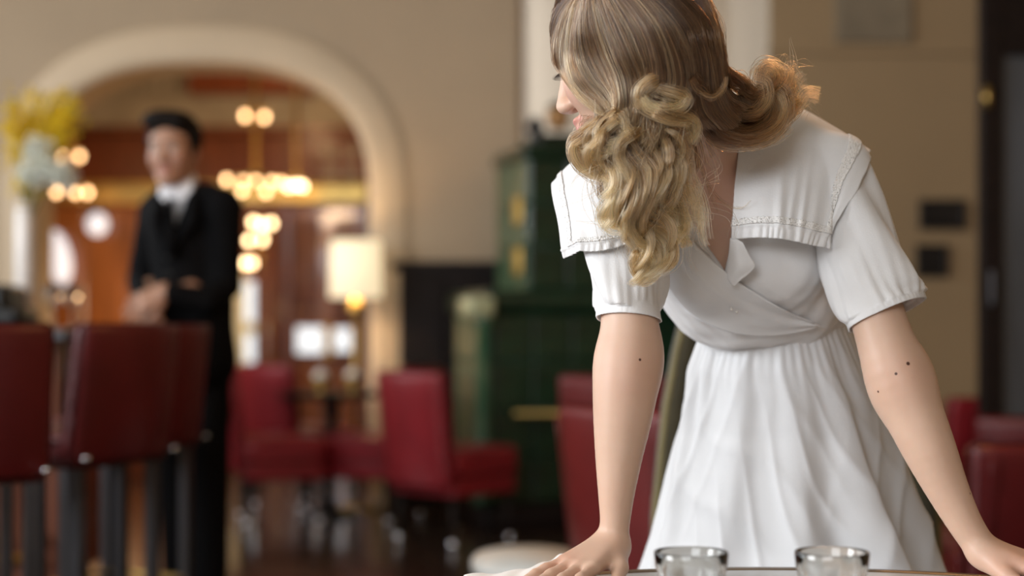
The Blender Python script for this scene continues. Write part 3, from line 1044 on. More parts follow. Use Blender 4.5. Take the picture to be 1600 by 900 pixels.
# ornaments on the stove
c = P(836, 214, 8.75)
j = empty('dark_urn', c, 'small black urn on top of the green stove', 'urn')
lathe('body', [(0.03, 0.0), (0.035, 0.01), (0.02, 0.03), (0.055, 0.075), (0.05, 0.10), (0.03, 0.115), (0.035, 0.125), (0.03, 0.125)], M_BLACK, j, 20, (c[0], c[1], 2.102))
lathe('lid', [(0.033, 0.125), (0.02, 0.14), (0.006, 0.15)], M_BLACK, j, 16, (c[0], c[1], 2.102))
c = P(872, 200, 8.8)
j = empty('amber_urn', (c[0], c[1], 2.182), 'round amber pot with dark lid on top of the green stove', 'urn')
lathe('body', [(0.035, 0.0), (0.06, 0.03), (0.068, 0.07), (0.055, 0.11), (0.035, 0.125)], mat('amber_glaze', (0.42, 0.22, 0.08), 0.35), j, 24, (c[0], c[1], 2.182))
lathe('lid', [(0.06, 0.115), (0.05, 0.135), (0.015, 0.155)], M_BLACKWOOD, j, 20, (c[0], c[1], 2.182))

# ---------------------------------------------------------------- lamp, small tables, white stool in the middle distance
c = fl(556, 9.6)
lm = empty('floor_lamp', c, 'brass floor lamp with glowing cream drum shade beside the arch', 'lamp')
z0, z1 = P(0, 465, 9.6)[2], P(0, 376, 9.6)[2]
lathe('shade', [(0.160, z0), (0.150, z1), (0.146, z1), (0.156, z0)], M_SHADE, lm, 36, c, True)
tube('pole', [c + Vector((0, 0, 0.02)), c + Vector((0, 0, z1 - 0.05))], 0.013, M_BRASS, lm)
lathe('base', [(0.14, 0), (0.14, 0.015), (0.03, 0.03), (0.013, 0.05)], M_BRASS, lm, 28, c)
lathe('gold_knop', [(0.014, z0 - 0.13), (0.05, z0 - 0.09), (0.04, z0 - 0.02), (0.014, z0)], M_BRASS, lm, 20, c)
lathe('bulb', [(0.01, z0 + 0.06), (0.035, z0 + 0.12), (0.03, z0 + 0.17), (0.008, z0 + 0.2)], M_BULBW, lm, 16, (c[0] + 0.05, c[1], 0))
l = bpy.data.lights.new('lamp_glow', 'POINT')
l.energy, l.color, l.shadow_soft_size = 9, (1.0, 0.72, 0.42), 0.06
lo = bpy.data.objects.new('lamp_glow', l)
lo.location = (c[0] - 0.06, c[1], (z0 + z1) / 2)
COL.objects.link(lo)


def round_table(label, c, r, z, mtop, mleg, grp=None):
    t = empty('round_table', c, label, 'table', grp)
    lathe('table_top', [(0.002, z - 0.03), (r - 0.01, z - 0.03), (r, z - 0.02), (r, z - 0.005), (r - 0.006, z), (0.002, z)], mtop, t, 48, c)
    lathe('column', [(0.05, 0.03), (0.03, 0.10), (0.027, z * 0.6), (0.05, z - 0.06), (0.09, z - 0.03)], mleg, t, 20, c)
    lathe('base', [(r * 0.5, 0), (r * 0.5, 0.012), (r * 0.2, 0.03), (0.05, 0.05)], mleg, t, 32, c)
    return t


c = fl(518, 9.25)
round_table('small dark round cafe table between the red chairs', c, 0.30, 0.72, M_BLACKWOOD, M_DMETAL)
for i, (dx, dy, lab) in enumerate(((-0.05, -0.1, 'left brass cup on the small cafe table'), (0.12, 0.02, 'right brass cup on the small cafe table'))):
    cc = (c[0] + dx, c[1] + dy, 0.721)
    g = empty('brass_cup', cc, lab, 'cup', 'brass cups')
    lathe('bowl', [(0.03, 0), (0.03, 0.005), (0.01, 0.02), (0.045, 0.06), (0.05, 0.09), (0.046, 0.09), (0.04, 0.06)], M_BRASS, g, 20, cc)
    lathe('cloth', [(0.04, 0.082), (0.045, 0.10), (0.02, 0.13), (0.004, 0.135)], M_WHITECL, g, 16, cc)

c = fl(820, 5.1)
ws = empty('white_stool', c, 'low stool with pale oval seat left of the table edge', 'stool')
zt = P(0, 868, 5.1)[2]
bm = new()
r_ = lathe_mesh('seat', [(0.002, -0.06), (0.9, -0.06), (1.0, -0.04), (1.0, -0.015), (0.93, 0.0), (0.002, 0.012)], 40)
for v in r_.vertices:
    v.co = (c[0] + 0.01 + v.co.x * 0.18, c[1] + v.co.y * 0.26, zt + v.co.z)
link('seat', r_, mat('pale_leather', (0.8, 0.81, 0.78), 0.45), ws)
for sx in (-1, 1):
    for sy in (-1, 1):
        tube('leg', [(c[0] + sx * 0.10, c[1] + sy * 0.15, zt - 0.06), (c[0] + sx * 0.13, c[1] + sy * 0.19, 0)], 0.012, M_CHROME, ws, 8)

# ---------------------------------------------------------------- tub chair with a domed olive back right behind the woman
YC = 3.40
CX = 0.597
oc = empty('dome_back_chair', (CX, YC - 0.18, 0), 'olive chair with gold-edged domed back behind the white dress', 'chair')


def dome(z):
    zz = [0.40, 0.71, 0.93, 1.055, 1.156, 1.24, 1.30, 1.32]
    ww = [0.298, 0.294, 0.269, 0.244, 0.216, 0.157, 0.08, 0.0]
    return float(np.interp(z, zz, ww))


zs = np.concatenate([np.linspace(0.40, 1.2, 22), np.linspace(1.215, 1.319, 10)])
G = []
for z in zs:
    w = dome(z)
    G.append([(CX + w * u, YC - 0.07 * u * u + 0.12 * (z - 0.4) * 0.8, z) for u in np.linspace(-1, 1, 21)])
G = np.array(G)
o = link('backrest', grid_mesh('backrest', G), M_OLIVE, oc)
md = o.modifiers.new('thickness', 'SOLIDIFY')
md.thickness = 0.05
md.offset = 0
edge = [G[i, 0] for i in range(len(G))] + [G[i, -1] for i in range(len(G))][::-1]
tube('gold_edge', edge, 0.009, M_GOLD2, oc, 8)
at_z(link('seat', cushion_mesh('seat', 0.56, 0.38, 0.12, 0.04), M_OLIVE, oc), 0.38 - 0.0, 0, 0).location = (0, 0, 0.38)
oc.children[-1].matrix_parent_inverse = Matrix()
for sx in (-1, 1):
    for sy in (-1, 1):
        tube('leg', [(CX + sx * 0.21, YC - 0.18 + sy * 0.15, 0.39), (CX + sx * 0.22, YC - 0.18 + sy * 0.17, 0)], [0.022, 0.014], M_BLACKWOOD, oc, 8)

# ---------------------------------------------------------------- the table she leans on, tumblers, napkin
TX, TY, TR, TZ = 0.36, 1.64, 0.70, 0.75
t = empty('round_table', (TX, TY, 0), 'round pale marble table the woman leans on, in front', 'table')
lathe('table_top', [(0.002, TZ - 0.03), (TR - 0.035, TZ - 0.03), (TR - 0.035, TZ - 0.001), (TR - 0.05, TZ), (0.002, TZ)], M_MARBLE, t, 96, (TX, TY, 0), smooth=False)
lathe('wood_rim', [(TR - 0.036, TZ - 0.035), (TR - 0.008, TZ - 0.035), (TR, TZ - 0.025), (TR, TZ - 0.008), (TR - 0.008, TZ - 0.0005), (TR - 0.036, TZ - 0.0005)], mat('brown_table_edge', (0.13, 0.085, 0.045), 0.4), t, 96, (TX, TY, 0), True)
lathe('column', [(0.06, 0.03), (0.035, 0.12), (0.032, 0.5), (0.06, 0.68), (0.12, TZ - 0.032)], M_BLACKWOOD, t, 28, (TX, TY, 0))
lathe('base', [(0.30, 0), (0.30, 0.015), (0.12, 0.035), (0.05, 0.06)], M_BLACKWOOD, t, 40, (TX, TY, 0))


def tumbler(px, Y, label):
    x = (px - 800) / FPX * Y
    c = Vector((x, Y, TZ + 0.0005))
    H, R0, R1 = 0.0925, 0.031, 0.0425
    n = 72
    rows = []
    prof = [(0, R0 * 0.85, 0), (0.002, R0, 0), (0.012, R0 * 1.02, 1), (0.05, R0 * 1.17, 1), (0.068, R1 * 0.94, 1), (0.076, R1 * 0.97, 0), (H - 0.001, R1, 0), (H, R1 - 0.0008, 0),
            (H, R1 - 0.0018, 0), (H - 0.002, R1 - 0.0026, 0), (0.06, R1 * 0.80, 0), (0.016, R0 * 0.82, 0), (0.011, R0 * 0.6, 0), (0.010, 0.001, 0)]
    for z, r, fl_ in prof:
        row = []
        for k in range(n):
            th = 2 * math.pi * k / n
            q = r - (0.0016 * (1 - abs(math.cos(th * 4.5))) if fl_ else 0)
            row.append((c[0] + q * math.cos(th), c[1] + q * math.sin(th), c[2] + z))
        rows.append(row)
    me = grid_mesh('tumbler', np.array(rows), True)
    bm = new()
    bm.from_mesh(me)
    bm.verts.ensure_lookup_table()
    bm.faces.new([bm.verts[k] for k in range(n)][::-1])
    bm.faces.new([bm.verts[(len(prof) - 1) * n + k] for k in range(n)])
    return tag(link('tumbler', fin(bm, 'tumbler'), M_GLASS), label, 'glass', 'tumblers on the table')


tumbler(1080, 1.83, 'clear fluted glass tumbler, left of the two on the table')
tumbler(1300, 1.83, 'clear fluted glass tumbler, right of the two on the table')
# folded napkin under the fingers
rg = np.random.default_rng(3)
A = np.array([[P(726, 899, 2.21), P(800, 893, 2.24), P(850, 880, 2.26), P(882, 866, 2.27), P(902, 876, 2.275)],
              [P(720, 906, 2.19), P(790, 898, 2.20), P(840, 888, 2.22), P(885, 880, 2.235), P(910, 888, 2.24)],
              [P(715, 914, 2.12), P(780, 908, 2.14), P(830, 902, 2.16), P(885, 893, 2.19), P(915, 896, 2.2)],
              [P(712, 925, 2.06), P(770, 925, 2.06), P(820, 925, 2.06), P(880, 925, 2.06), P(920, 925, 2.06)]])
A[..., 2] = np.maximum(A[..., 2], TZ + 0.003)
G = cr_interp(cr_interp(A, 30, 0), 50, 1)
G[..., 2] += 0.0015 * np.sin(np.linspace(0, 30, 50))[None] * np.linspace(1, 0.3, 30)[:, None]
G[..., 2] = np.maximum(G[..., 2], TZ + 0.002)
nk = cloth('napkin', G, M_WHITECL, None, 0.002)
tag(nk, 'folded white napkin under the fingers on the table', 'napkin')

# unseen pendant lamp added behind the woman for orange light on her hair
c = Vector((0.95, 3.9, 2.7))
pd = empty('added_pendant', c, 'brass pendant lamp added out of view to light her hair', 'lamp')
tube('cord', [c + Vector((0, 0, 0.1)), (c[0], c[1], ZC)], 0.006, M_BRASS, pd, 8)
lathe('shade', [(0.20, -0.02), (0.12, 0.10), (0.02, 0.12), (0.018, 0.115), (0.115, 0.095), (0.196, -0.02)], M_BRASS, pd, 32, c, True)
lathe('bulb', [(0.01, 0.09), (0.03, 0.04), (0.035, 0.01), (0.02, -0.02), (0.003, -0.03)], M_BULBW, pd, 16, c)
l = bpy.data.lights.new('hair_rim_light', 'POINT')
l.energy, l.color, l.shadow_soft_size = 45, (1.0, 0.47, 0.17), 0.05
lo = bpy.data.objects.new('hair_rim_light', l)
lo.location = c + Vector((0, 0, -0.06))
COL.objects.link(lo)

# ================================================================ skin
def skin_mat(name, attr='skin_tint', marks=(), rough=0.48, lines=()):
    m = bpy.data.materials.new(name)
    m.use_nodes = True
    nt = m.node_tree
    N, L = nt.nodes, nt.links
    b = N['Principled BSDF']
    at = N.new('ShaderNodeAttribute')
    at.attribute_name = attr
    tc = N.new('ShaderNodeTexCoord')
    nz = N.new('ShaderNodeTexNoise')
    nz.inputs['Scale'].default_value = 28
    nz.inputs['Detail'].default_value = 5
    L.new(tc.outputs['Object'], nz.inputs['Vector'])
    mx = N.new('ShaderNodeMix')
    mx.data_type = 'RGBA'
    mx.blend_type = 'MULTIPLY'
    mx.inputs[0].default_value = 1.0
    cr = N.new('ShaderNodeValToRGB')
    cr.color_ramp.elements[0].color = (0.90, 0.84, 0.82, 1)
    cr.color_ramp.elements[1].color = (1, 1, 1, 1)
    L.new(nz.outputs['Fac'], cr.inputs['Fac'])
    L.new(at.outputs['Color'], mx.inputs['A'])
    L.new(cr.outputs['Color'], mx.inputs['B'])
    out = mx.outputs['Result']
    for (p, r) in marks:                                    # moles
        vd = N.new('ShaderNodeVectorMath')
        vd.operation = 'DISTANCE'
        vd.inputs[1].default_value = p
        L.new(tc.outputs['Object'], vd.inputs[0])
        mr = N.new('ShaderNodeMapRange')
        mr.inputs['From Min'].default_value = r * 0.7
        mr.inputs['From Max'].default_value = r * 1.25
        L.new(vd.outputs['Value'], mr.inputs['Value'])
        m2 = N.new('ShaderNodeMix')
        m2.data_type = 'RGBA'
        m2.inputs['A'].default_value = (0.07, 0.025, 0.015, 1)
        L.new(mr.outputs['Result'], m2.inputs[0])
        L.new(out, m2.inputs['B'])
        out = m2.outputs['Result']
    L.new(out, b.inputs['Base Color'])
    b.inputs['Roughness'].default_value = rough
    b.inputs['Subsurface Weight'].default_value = 0.18
    b.inputs['Subsurface Radius'].default_value = (1.0, 0.35, 0.18)
    b.inputs['Subsurface Scale'].default_value = 0.012
    nb = N.new('ShaderNodeTexNoise')
    nb.inputs['Scale'].default_value = 600
    L.new(tc.outputs['Object'], nb.inputs['Vector'])
    bp = N.new('ShaderNodeBump')
    bp.inputs['Strength'].default_value = 0.05
    bp.inputs['Distance'].default_value = 0.002
    L.new(nb.outputs['Fac'], bp.inputs['Height'])
    L.new(bp.outputs['Normal'], b.inputs['Normal'])
    return m


def tint(me, V, base, C, R, lip, s=1.0, brow=None, warm=()):
    """vertex tint: skin with lips, cheeks and brows in head coordinates"""
    q = (V - np.array(C)) @ R / s
    col = np.tile(np.array(base, float), (len(V), 1))
    g = lambda c, r: np.exp(-np.sum(((q - np.array(c)) / np.array(r)) ** 2, 1))
    w = np.clip(1.8 * (g((0, 0.100, -0.0655), (0.019, 0.02, 0.0055)) + g((0, 0.098, -0.0775), (0.016, 0.02, 0.0065))), 0, 1)[:, None]
    col = col * (1 - w) + np.array(lip) * w
    for sx in (-1, 1):
        w = 0.35 * g((sx * 0.043, 0.075, -0.035), (0.022, 0.03, 0.02))[:, None]
        col = col * (1 - w) + np.array(lip) * 1.1 * w
        if brow is not None:
            w = np.clip(2.2 * g((sx * 0.032, 0.09, 0.023), (0.016, 0.03, 0.0038)), 0, 0.85)[:, None]
            col = col * (1 - w) + np.array(brow) * w
    for c_, r_, k_ in warm:
        w = k_ * np.exp(-np.sum(((V - np.array(c_)) / r_) ** 2, 1))[:, None]
        col = col * (1 - w * np.array((0.05, 0.22, 0.24)))
    a = me.attributes.new('skin_tint', 'FLOAT_COLOR', 'POINT')
    rgba = np.ones((len(V), 4), np.float32)
    rgba[:, :3] = np.clip(col, 0, 1)
    a.data.foreach_set('color', rgba.ravel())


# ================================================================ the man in black
WY = 5.6
wp = lambda x, y, dy=0.0: P(x, y, WY + dy)
man = empty('person', (wp(300, 0)[0], WY, 0), 'man in black suit and tie standing with hands folded before him', 'person')
HR = axes((-0.18, -1.0, -0.04), (-0.03, 0, 1))
HC = wp(272, 235, -0.02)
S = SDF()
T = add_head(S, HC, HR, 1.03, False)
S.cone(T(0, -0.02, -0.06), wp(285, 318, 0.03), 0.055, 0.062, 0.03)
S.cone(wp(285, 318, 0.03), wp(300, 420, 0.05), 0.062, 0.10, 0.04)       # chest under the shirt
S.cone(wp(300, 420, 0.05), wp(305, 520, 0.05), 0.10, 0.10, 0.04)
S.cone(wp(300, 455, -0.10), wp(258, 455, -0.17), 0.030, 0.026, 0.02)    # left forearm and hand across the front
S.cone(wp(290, 430, 0.0), wp(300, 455, -0.10), 0.04, 0.032, 0.02)
add_hand(S, wp(258, 455, -0.17), (-0.85, -0.25, -0.45), (0.1, -0.9, 0.35), 1, 1.0, (0.35, 0.4, 0.3))
S.cone(wp(235, 450, 0.0), wp(228, 478, -0.12), 0.035, 0.028, 0.02)
add_hand(S, wp(228, 478, -0.13), (0.35, -0.1, -0.75), (-0.2, -1, 0.1), -1, 1.0, (0.4, 0.5, 0.4))
for sx, x in ((-1, 285), (1, 325)):
    S.chain([wp(300 + sx * 15, 515, 0.05), wp(x - 8, 700, 0.05), wp(x, 960, 0.06), wp(x - 8, 985, -0.04)], [0.075, 0.06, 0.04, 0.03], 0.03)
me, V = S.mesh('body', 0.006, smooth=1)
tint(me, V, (0.38, 0.21, 0.135), HC, HR, (0.36, 0.13, 0.10), 1.03, (0.02, 0.015, 0.012))
link('body', me, skin_mat('tan_skin'), man)
# eyes
for sx in (-1, 1):
    c = T(sx * 0.032, 0.082, -0.001)
    bm = new()
    bmesh.ops.create_uvsphere(bm, u_segments=16, v_segments=10, radius=0.0115)
    bmesh.ops.translate(bm, verts=bm.verts, vec=c)
    e = link('eye', fin(bm, 'eye'), mat('eye_white', (0.6, 0.58, 0.55), 0.2), man)
    bm = new()
    bmesh.ops.create_uvsphere(bm, u_segments=12, v_segments=8, radius=0.006)
    bmesh.ops.translate(bm, verts=bm.verts, vec=T(sx * 0.032, 0.0895, -0.001))
    link('iris', fin(bm, 'iris'), mat('dark_iris', (0.02, 0.012, 0.008), 0.15), e)
# hair: thick short black crop with a side parting
S = SDF()
S.ell(T(0, -0.022, 0.046), (0.090, 0.104, 0.092), HR, 0.02)
S.ell(T(0.022, 0.052, 0.100), (0.064, 0.052, 0.034), HR, 0.03)
S.ell(T(-0.04, 0.03, 0.090), (0.035, 0.055, 0.030), HR, 0.03)
for sx in (-1, 1):
    S.cone(T(sx * 0.074, 0.012, 0.04), T(sx * 0.074, 0.010, -0.012), 0.016, 0.006, 0.02)
S.ell(T(0, 0.110, -0.002), (0.066, 0.080, 0.075), HR, 0.012, True)       # face opening
S.ell(T(0, 0.0, -0.115), (0.2, 0.2, 0.085), HR, 0.012, True)            # hairline at neck and ears
me, V = S.mesh('hair', 0.005, smooth=0)
V2 = V + (RNG.normal(size=V.shape) * 0.0012)
me.vertices.foreach_set('co', V2.astype(np.float32).ravel())
link('hair', me, mat('black_hair', (0.008, 0.006, 0.005), 0.6, spec=0.15, var=0.4, scale=80, stretch=(1, 1, 0.2)), man)
# jacket: trunk, sleeves, open front
J = SDF()
J.cone(wp(248, 332, 0.10), wp(345, 322, -0.06), 0.060, 0.066, 0.04)
J.cone(wp(290, 350, 0.02), wp(302, 470, 0.03), 0.135, 0.128, 0.05)
J.cone(wp(302, 470, 0.03), wp(308, 560, 0.04), 0.128, 0.142, 0.05)
J.cone(wp(262, 322, 0.06), wp(325, 318, 0.0), 0.065, 0.065, 0.05)
J.chain([wp(350, 330, -0.06), wp(352, 445, -0.04), wp(322, 470, -0.12), wp(268, 458, -0.165)], [0.066, 0.055, 0.048, 0.036], 0.03)
J.chain([wp(243, 335, 0.10), wp(221, 440, 0.10), wp(228, 468, -0.08)], [0.060, 0.050, 0.038], 0.03)
# V opening for the shirt
vt, vb_ = wp(272, 295, -0.1), wp(262, 392, -0.16)


def vee(X):
    px = 800 + X[:, 0] / X[:, 1] * FPX
    py = HZ + (CAMZ - X[:, 2]) / X[:, 1] * FPX
    tt = np.clip((py - 285) / (385 - 285), 0, 1)
    half = 24 * (1 - tt)
    cxx = 277 - 13 * tt
    d = np.maximum(np.abs(px - cxx) - half, np.maximum(py - 385, X[:, 1] - WY + 0.01))
    return d / 446.0


J.fn(vee, 0.01)
S2 = SDF()
S2.cone(T(0, -0.02, -0.08), wp(285, 322, 0.03), 0.06, 0.064, 0.02)
J.cone(T(0, 0.0, -0.05), wp(282, 312, 0.02), 0.064, 0.070, 0.012, True)
me, V = J.mesh('jacket', 0.007, smooth=1)
jk = link('jacket', me, M_SUIT, man)
S = SDF()
S.cone(wp(283, 322, 0.02), wp(288, 380, 0.03), 0.085, 0.105, 0.03)
S.cone(T(0, -0.018, -0.085), wp(284, 315, 0.02), 0.0615, 0.070, 0.02)
me, V = S.mesh('shirt', 0.006)
sh = link('shirt', me, M_SHIRT, man)
for sx, pts in ((-1, [(252, 292), (262, 300), (266, 316), (252, 312)]), (1, [(268, 300), (300, 284), (303, 304), (276, 318)])):
    q = [wp(x, y, -0.095 + 0.03 * (sx > 0)) for x, y in pts]
    G = np.array([[q[0], q[1]], [q[3], q[2]]])
    cloth('collar_flap', cr_interp(cr_interp(G, 6, 0), 6, 1), M_SHIRT, sh, 0.006)
tie = link('tie', tube_mesh('tie', [wp(267, 312, -0.118), wp(266, 330, -0.13), wp(266, 360, -0.135), wp(267, 400, -0.13)], [0.016, 0.013, 0.020, 0.026], 10), M_SUIT, man)
for q in ([(250, 312), (243, 345), (262, 392)], [(304, 300), (300, 345), (266, 395)]):
    tube('lapel', [wp(x, y, -0.125) for x, y in q], [0.012, 0.024, 0.008], M_SUIT, jk, 8)
for x, y in ((262, 402), (264, 425)):
    c = wp(x, y, -0.14)
    lathe('button', [(0.001, -0.008), (0.008, -0.008), (0.008, 0.004), (0.001, 0.004)], M_BLACK, jk, 10, c)
J = SDF()
for sx, x in ((-1, 285), (1, 328)):
    J.chain([wp(302 + sx * 17, 510, 0.04), wp(x - 4, 700, 0.05), wp(x, 960, 0.06)], [0.096, 0.078, 0.062], 0.04)
me, V = J.mesh('trousers', 0.009)
link('trousers', me, M_SUIT, man)
for sx, x in ((-1, 285), (1, 328)):
    J = SDF()
    a = wp(x, 0, 0.06)
    J.cone((a[0], a[1] + 0.03, 0.045), (a[0] - 0.05, a[1] - 0.16, 0.032), 0.045, 0.032, 0.02)
    me, V = J.mesh('shoe', 0.006)
    V = V.copy()
    V[:, 2] = np.maximum(V[:, 2], 0.0)
    me.vertices.foreach_set('co', V.astype(np.float32).ravel())
    link('shoe', me, mat('black_shoe_leather', (0.01, 0.009, 0.009), 0.2), man)

# ================================================================ the woman
wom = empty('person', (0.45, 2.58, 0), 'woman with long curled blonde hair in white dress leaning on the table', 'person')
PA, YA = math.radians(20), math.radians(22)
WF = np.array([-math.cos(PA) * math.cos(YA), math.cos(PA) * math.sin(YA), -math.sin(PA)])
WR = axes(WF, (0.05, 0, 1))
WC = P(981, 78, 2.13)

ARM_L = [P(958, 305, 2.27), P(972, 420, 2.245), P(984, 510, 2.225), P(979, 580, 2.215), P(974, 640, 2.21), P(967, 712, 2.205), P(963, 772, 2.20), P(961, 815, 2.20), P(956, 848, 2.20)]
RAD_L = [0.040, 0.040, 0.0388, 0.0455, 0.0418, 0.0325, 0.0248, 0.0205, 0.0205]
ARM_R = [P(1297, 285, 2.31), P(1340, 400, 2.28), P(1373, 500, 2.255), P(1399, 580, 2.235), P(1427, 645, 2.225), P(1453, 704, 2.215), P(1481, 766, 2.21), P(1508, 818, 2.205), P(1534, 858, 2.20)]
RAD_R = [0.041, 0.040, 0.0385, 0.0425, 0.0405, 0.036, 0.0288, 0.0235, 0.0215]


def torso(S, g=0.0):
    """trunk leaning forward; g grows it for the clothes"""
    S.ell(P(1222, 640, 2.58), (0.125 + g, 0.095 + g, 0.12 + g), None, 0.05)
    S.ell(P(1212, 520, 2.52), (0.102 + g, 0.082 + g, 0.12 + g), None, 0.06)
    Rt = axes((0.0, -0.86, -0.5), (-0.08, -0.5, 0.86))
    S.ell(P(1158, 385, 2.42), (0.135 + g, 0.098 + g, 0.155 + g), Rt, 0.06)
    S.cone(P(985, 300, 2.32), P(1275, 280, 2.345), 0.045 + g, 0.047 + g, 0.06)
    S.cone(P(1050, 262, 2.34), P(1205, 240, 2.36), 0.048 + g, 0.050 + g, 0.06)
    S.ell(P(1092, 408, 2.345), (0.056 + g, 0.056 + g, 0.056 + g), None, 0.05)
    S.ell(P(1218, 410, 2.355), (0.056 + g, 0.056 + g, 0.056 + g), None, 0.05)


B = SDF()
torso(B)
WT = add_head(B, WC, WR, 0.98, True)
B.cone(WT(0, -0.030, -0.045), P(1098, 238, 2.315), 0.050, 0.052, 0.03)
B.cone(P(1098, 238, 2.315), P(1130, 300, 2.37), 0.052, 0.07, 0.04)
B.chain(ARM_L, RAD_L, 0.03, 4)
B.chain(ARM_R, RAD_R, 0.03, 4)
B.ell(P(986, 560, 2.235), (0.040, 0.034, 0.05), None, 0.03)
B.ell(P(1412, 600, 2.245), (0.040, 0.034, 0.05), None, 0.03)
# her right hand (left in the picture) and left hand, palms on the table
add_hand(B, P(955, 852, 2.20), (-0.60, -0.76, -0.24), (-0.1, -0.15, 1), 1, 0.96, (-0.02, 0.10, 0.08), 1.6)
add_hand(B, P(1536, 862, 2.20), (0.86, -0.45, -0.22), (0.1, -0.15, 1), -1, 0.96, (-0.02, 0.10, 0.08), 1.6)
for sx, x in ((-1, 0.36), (1, 0.52)):
    B.chain([np.array((0.44 + sx * 0.065, 2.60, 0.90)), np.array((x, 2.60, 0.50)), np.array((x, 2.66, 0.10)), np.array((x, 2.58, 0.035))], [0.070, 0.052, 0.036, 0.03], 0.04)
    B.cone((x, 2.66, 0.05), (x + sx * 0.02, 2.47, 0.025), 0.035, 0.024, 0.02)
me, V = B.mesh('body', 0.0032, smooth=2)
V = np.empty(len(me.vertices) * 3, np.float32)
me.vertices.foreach_get('co', V)
V = V.reshape(-1, 3).astype(float)
tint(me, V, (0.63, 0.43, 0.32), WC, WR, (0.56, 0.22, 0.20), 0.98, (0.22, 0.13, 0.08),
     [(P(885, 885, 2.15), 0.03, 0.7), (P(985, 585, 2.18), 0.04, 0.4), (P(1405, 590, 2.2), 0.035, 0.4), (P(1590, 885, 2.15), 0.04, 0.7), (P(1120, 300, 2.3), 0.08, 0.8)])


def ray_hit(S, px, py, y0=1.9, y1=2.75, off=0.0):
    """first point of the surface along the sight line through a picture point"""
    px, py = np.asarray(px, float), np.asarray(py, float)
    Y = np.full(px.shape, y0)
    d = np.stack([(px - 800) / FPX, np.ones_like(px), -(py - HZ) / FPX], -1)
    o = np.array([0, 0, CAMZ])
    for _ in range(60):
        e = S.ev((o + d * Y[..., None]).reshape(-1, 3)).reshape(px.shape) - off
        Y = np.where(Y < y1, Y + np.clip(e, -0.01, 0.03) * 0.9, Y)
    return o + d * Y[..., None], Y


moles = [((1000, 562), 0.0019), ((1419, 568), 0.0026), ((1400, 584), 0.0020), ((1372, 612), 0.0016), ((1516, 771), 0.0013)]
mk = [(tuple(ray_hit(B, [x], [y])[0][0]), r) for (x, y), r in moles]
body = link('body', me, skin_mat('fair_skin', marks=[(tuple(Vector(p) - Vector((0, 0, 0))), r) for p, r in mk]), wom)

# eyelashes and eyes
for sx in (-1, 1):
    c = WT(sx * 0.0315, 0.0785, -0.001)
    bm = new()
    bmesh.ops.create_uvsphere(bm, u_segments=16, v_segments=10, radius=0.0118)
    bmesh.ops.translate(bm, verts=bm.verts, vec=c)
    e = link('eye', fin(bm, 'eye'), mat('eye_white', (0.6, 0.58, 0.55), 0.2), wom)
    vs_, fs_ = [], []
    for k in range(22):
        a = (k / 21 - 0.5) * 1.9
        r0 = WT(sx * 0.0315 + 0.0125 * math.sin(a), 0.0785 + 0.0125 * math.cos(a), -0.003)
        r1 = WT(sx * 0.0315 + 0.0215 * math.sin(a * 1.05), 0.0785 + 0.0225 * math.cos(a), -0.0065)
        r2 = WT(sx * 0.0315 + 0.0245 * math.sin(a * 1.05), 0.0785 + 0.0265 * math.cos(a), -0.0045)
        b_ = len(vs_)
        w = WR @ np.array([0.0004, 0, 0])
        w2 = WR @ np.array([0, 0, 0.0004])
        vs_ += [r0 - w, r0 + w, r0 + w2, r1 - w * .7, r1 + w * .7, r1 + w2 * .7, r2]
        fs_ += [(b_, b_ + 1, b_ + 4), (b_, b_ + 4, b_ + 3), (b_ + 1, b_ + 2, b_ + 5), (b_ + 1, b_ + 5, b_ + 4), (b_ + 2, b_, b_ + 3), (b_ + 2, b_ + 3, b_ + 5),
                (b_ + 3, b_ + 4, b_ + 6), (b_ + 4, b_ + 5, b_ + 6), (b_ + 5, b_ + 3, b_ + 6)]
    link('eyelashes', np_mesh('eyelashes', np.array(vs_), np.array(fs_)), mat('dark_lashes', (0.03, 0.02, 0.015), 0.5), e)

# ---------------------------------------------------------------- the dress
dress = tag(bpy.data.objects.new('dress', None))
COL.objects.link(dress)
dress.parent = wom
dress.matrix_parent_inverse = Matrix.Translation(-wom.location)
dress['label'] = 'white cotton wrap dress with wide square collar and short gathered sleeves'


def piece(name, G, m, thick=0.0014, closed=False):
    o = link(name, grid_mesh(name, G, closed), m, None, True)
    o.parent = dress
    if thick:
        s = o.modifiers.new('thickness', 'SOLIDIFY')
        s.thickness = thick
        s.offset = 0
    return o


# bodice: grown trunk, bloused over the waist, V cut open
D = SDF()
torso(D, 0.008)
D.cone(P(1112, 468, 2.435), P(1275, 455, 2.455), 0.046, 0.05, 0.05)
D.cone(P(1150, 478, 2.425), P(1240, 474, 2.43), 0.047, 0.047, 0.04)
D.ell(P(1228, 650, 2.58), (0.20, 0.15, 0.135), None, 0.03, True)
D.ell(P(1212, 585, 2.52), (0.16, 0.13, 0.060), None, 0.02, True)


def line_side(px, py, a, b):
    """signed pixel distance from line a->b (positive to the right hand side going down)"""
    (x0, y0), (x1, y1) = a, b
    l = math.hypot(x1 - x0, y1 - y0)
    return ((px - x0) * (y1 - y0) - (py - y0) * (x1 - x0)) / l


def neck_v(X):
    px = 800 + X[:, 0] / X[:, 1] * FPX
    py = HZ + (CAMZ - X[:, 2]) / X[:, 1] * FPX
    d1 = -line_side(px, py, (1042, 285), (1134, 428))
    d2 = line_side(px, py, (1152, 240), (1138, 428))
    d = np.maximum(np.maximum(d1, d2), (X[:, 1] - 2.46) * 1000)
    return d / 1080.0


D.fn(neck_v, 0.003)
D.cone(P(1060, 150, 2.22), P(1108, 252, 2.33), 0.075, 0.062, 0.01, True)
D.fn(lambda X: 1.402 - X[:, 2], 0.01)


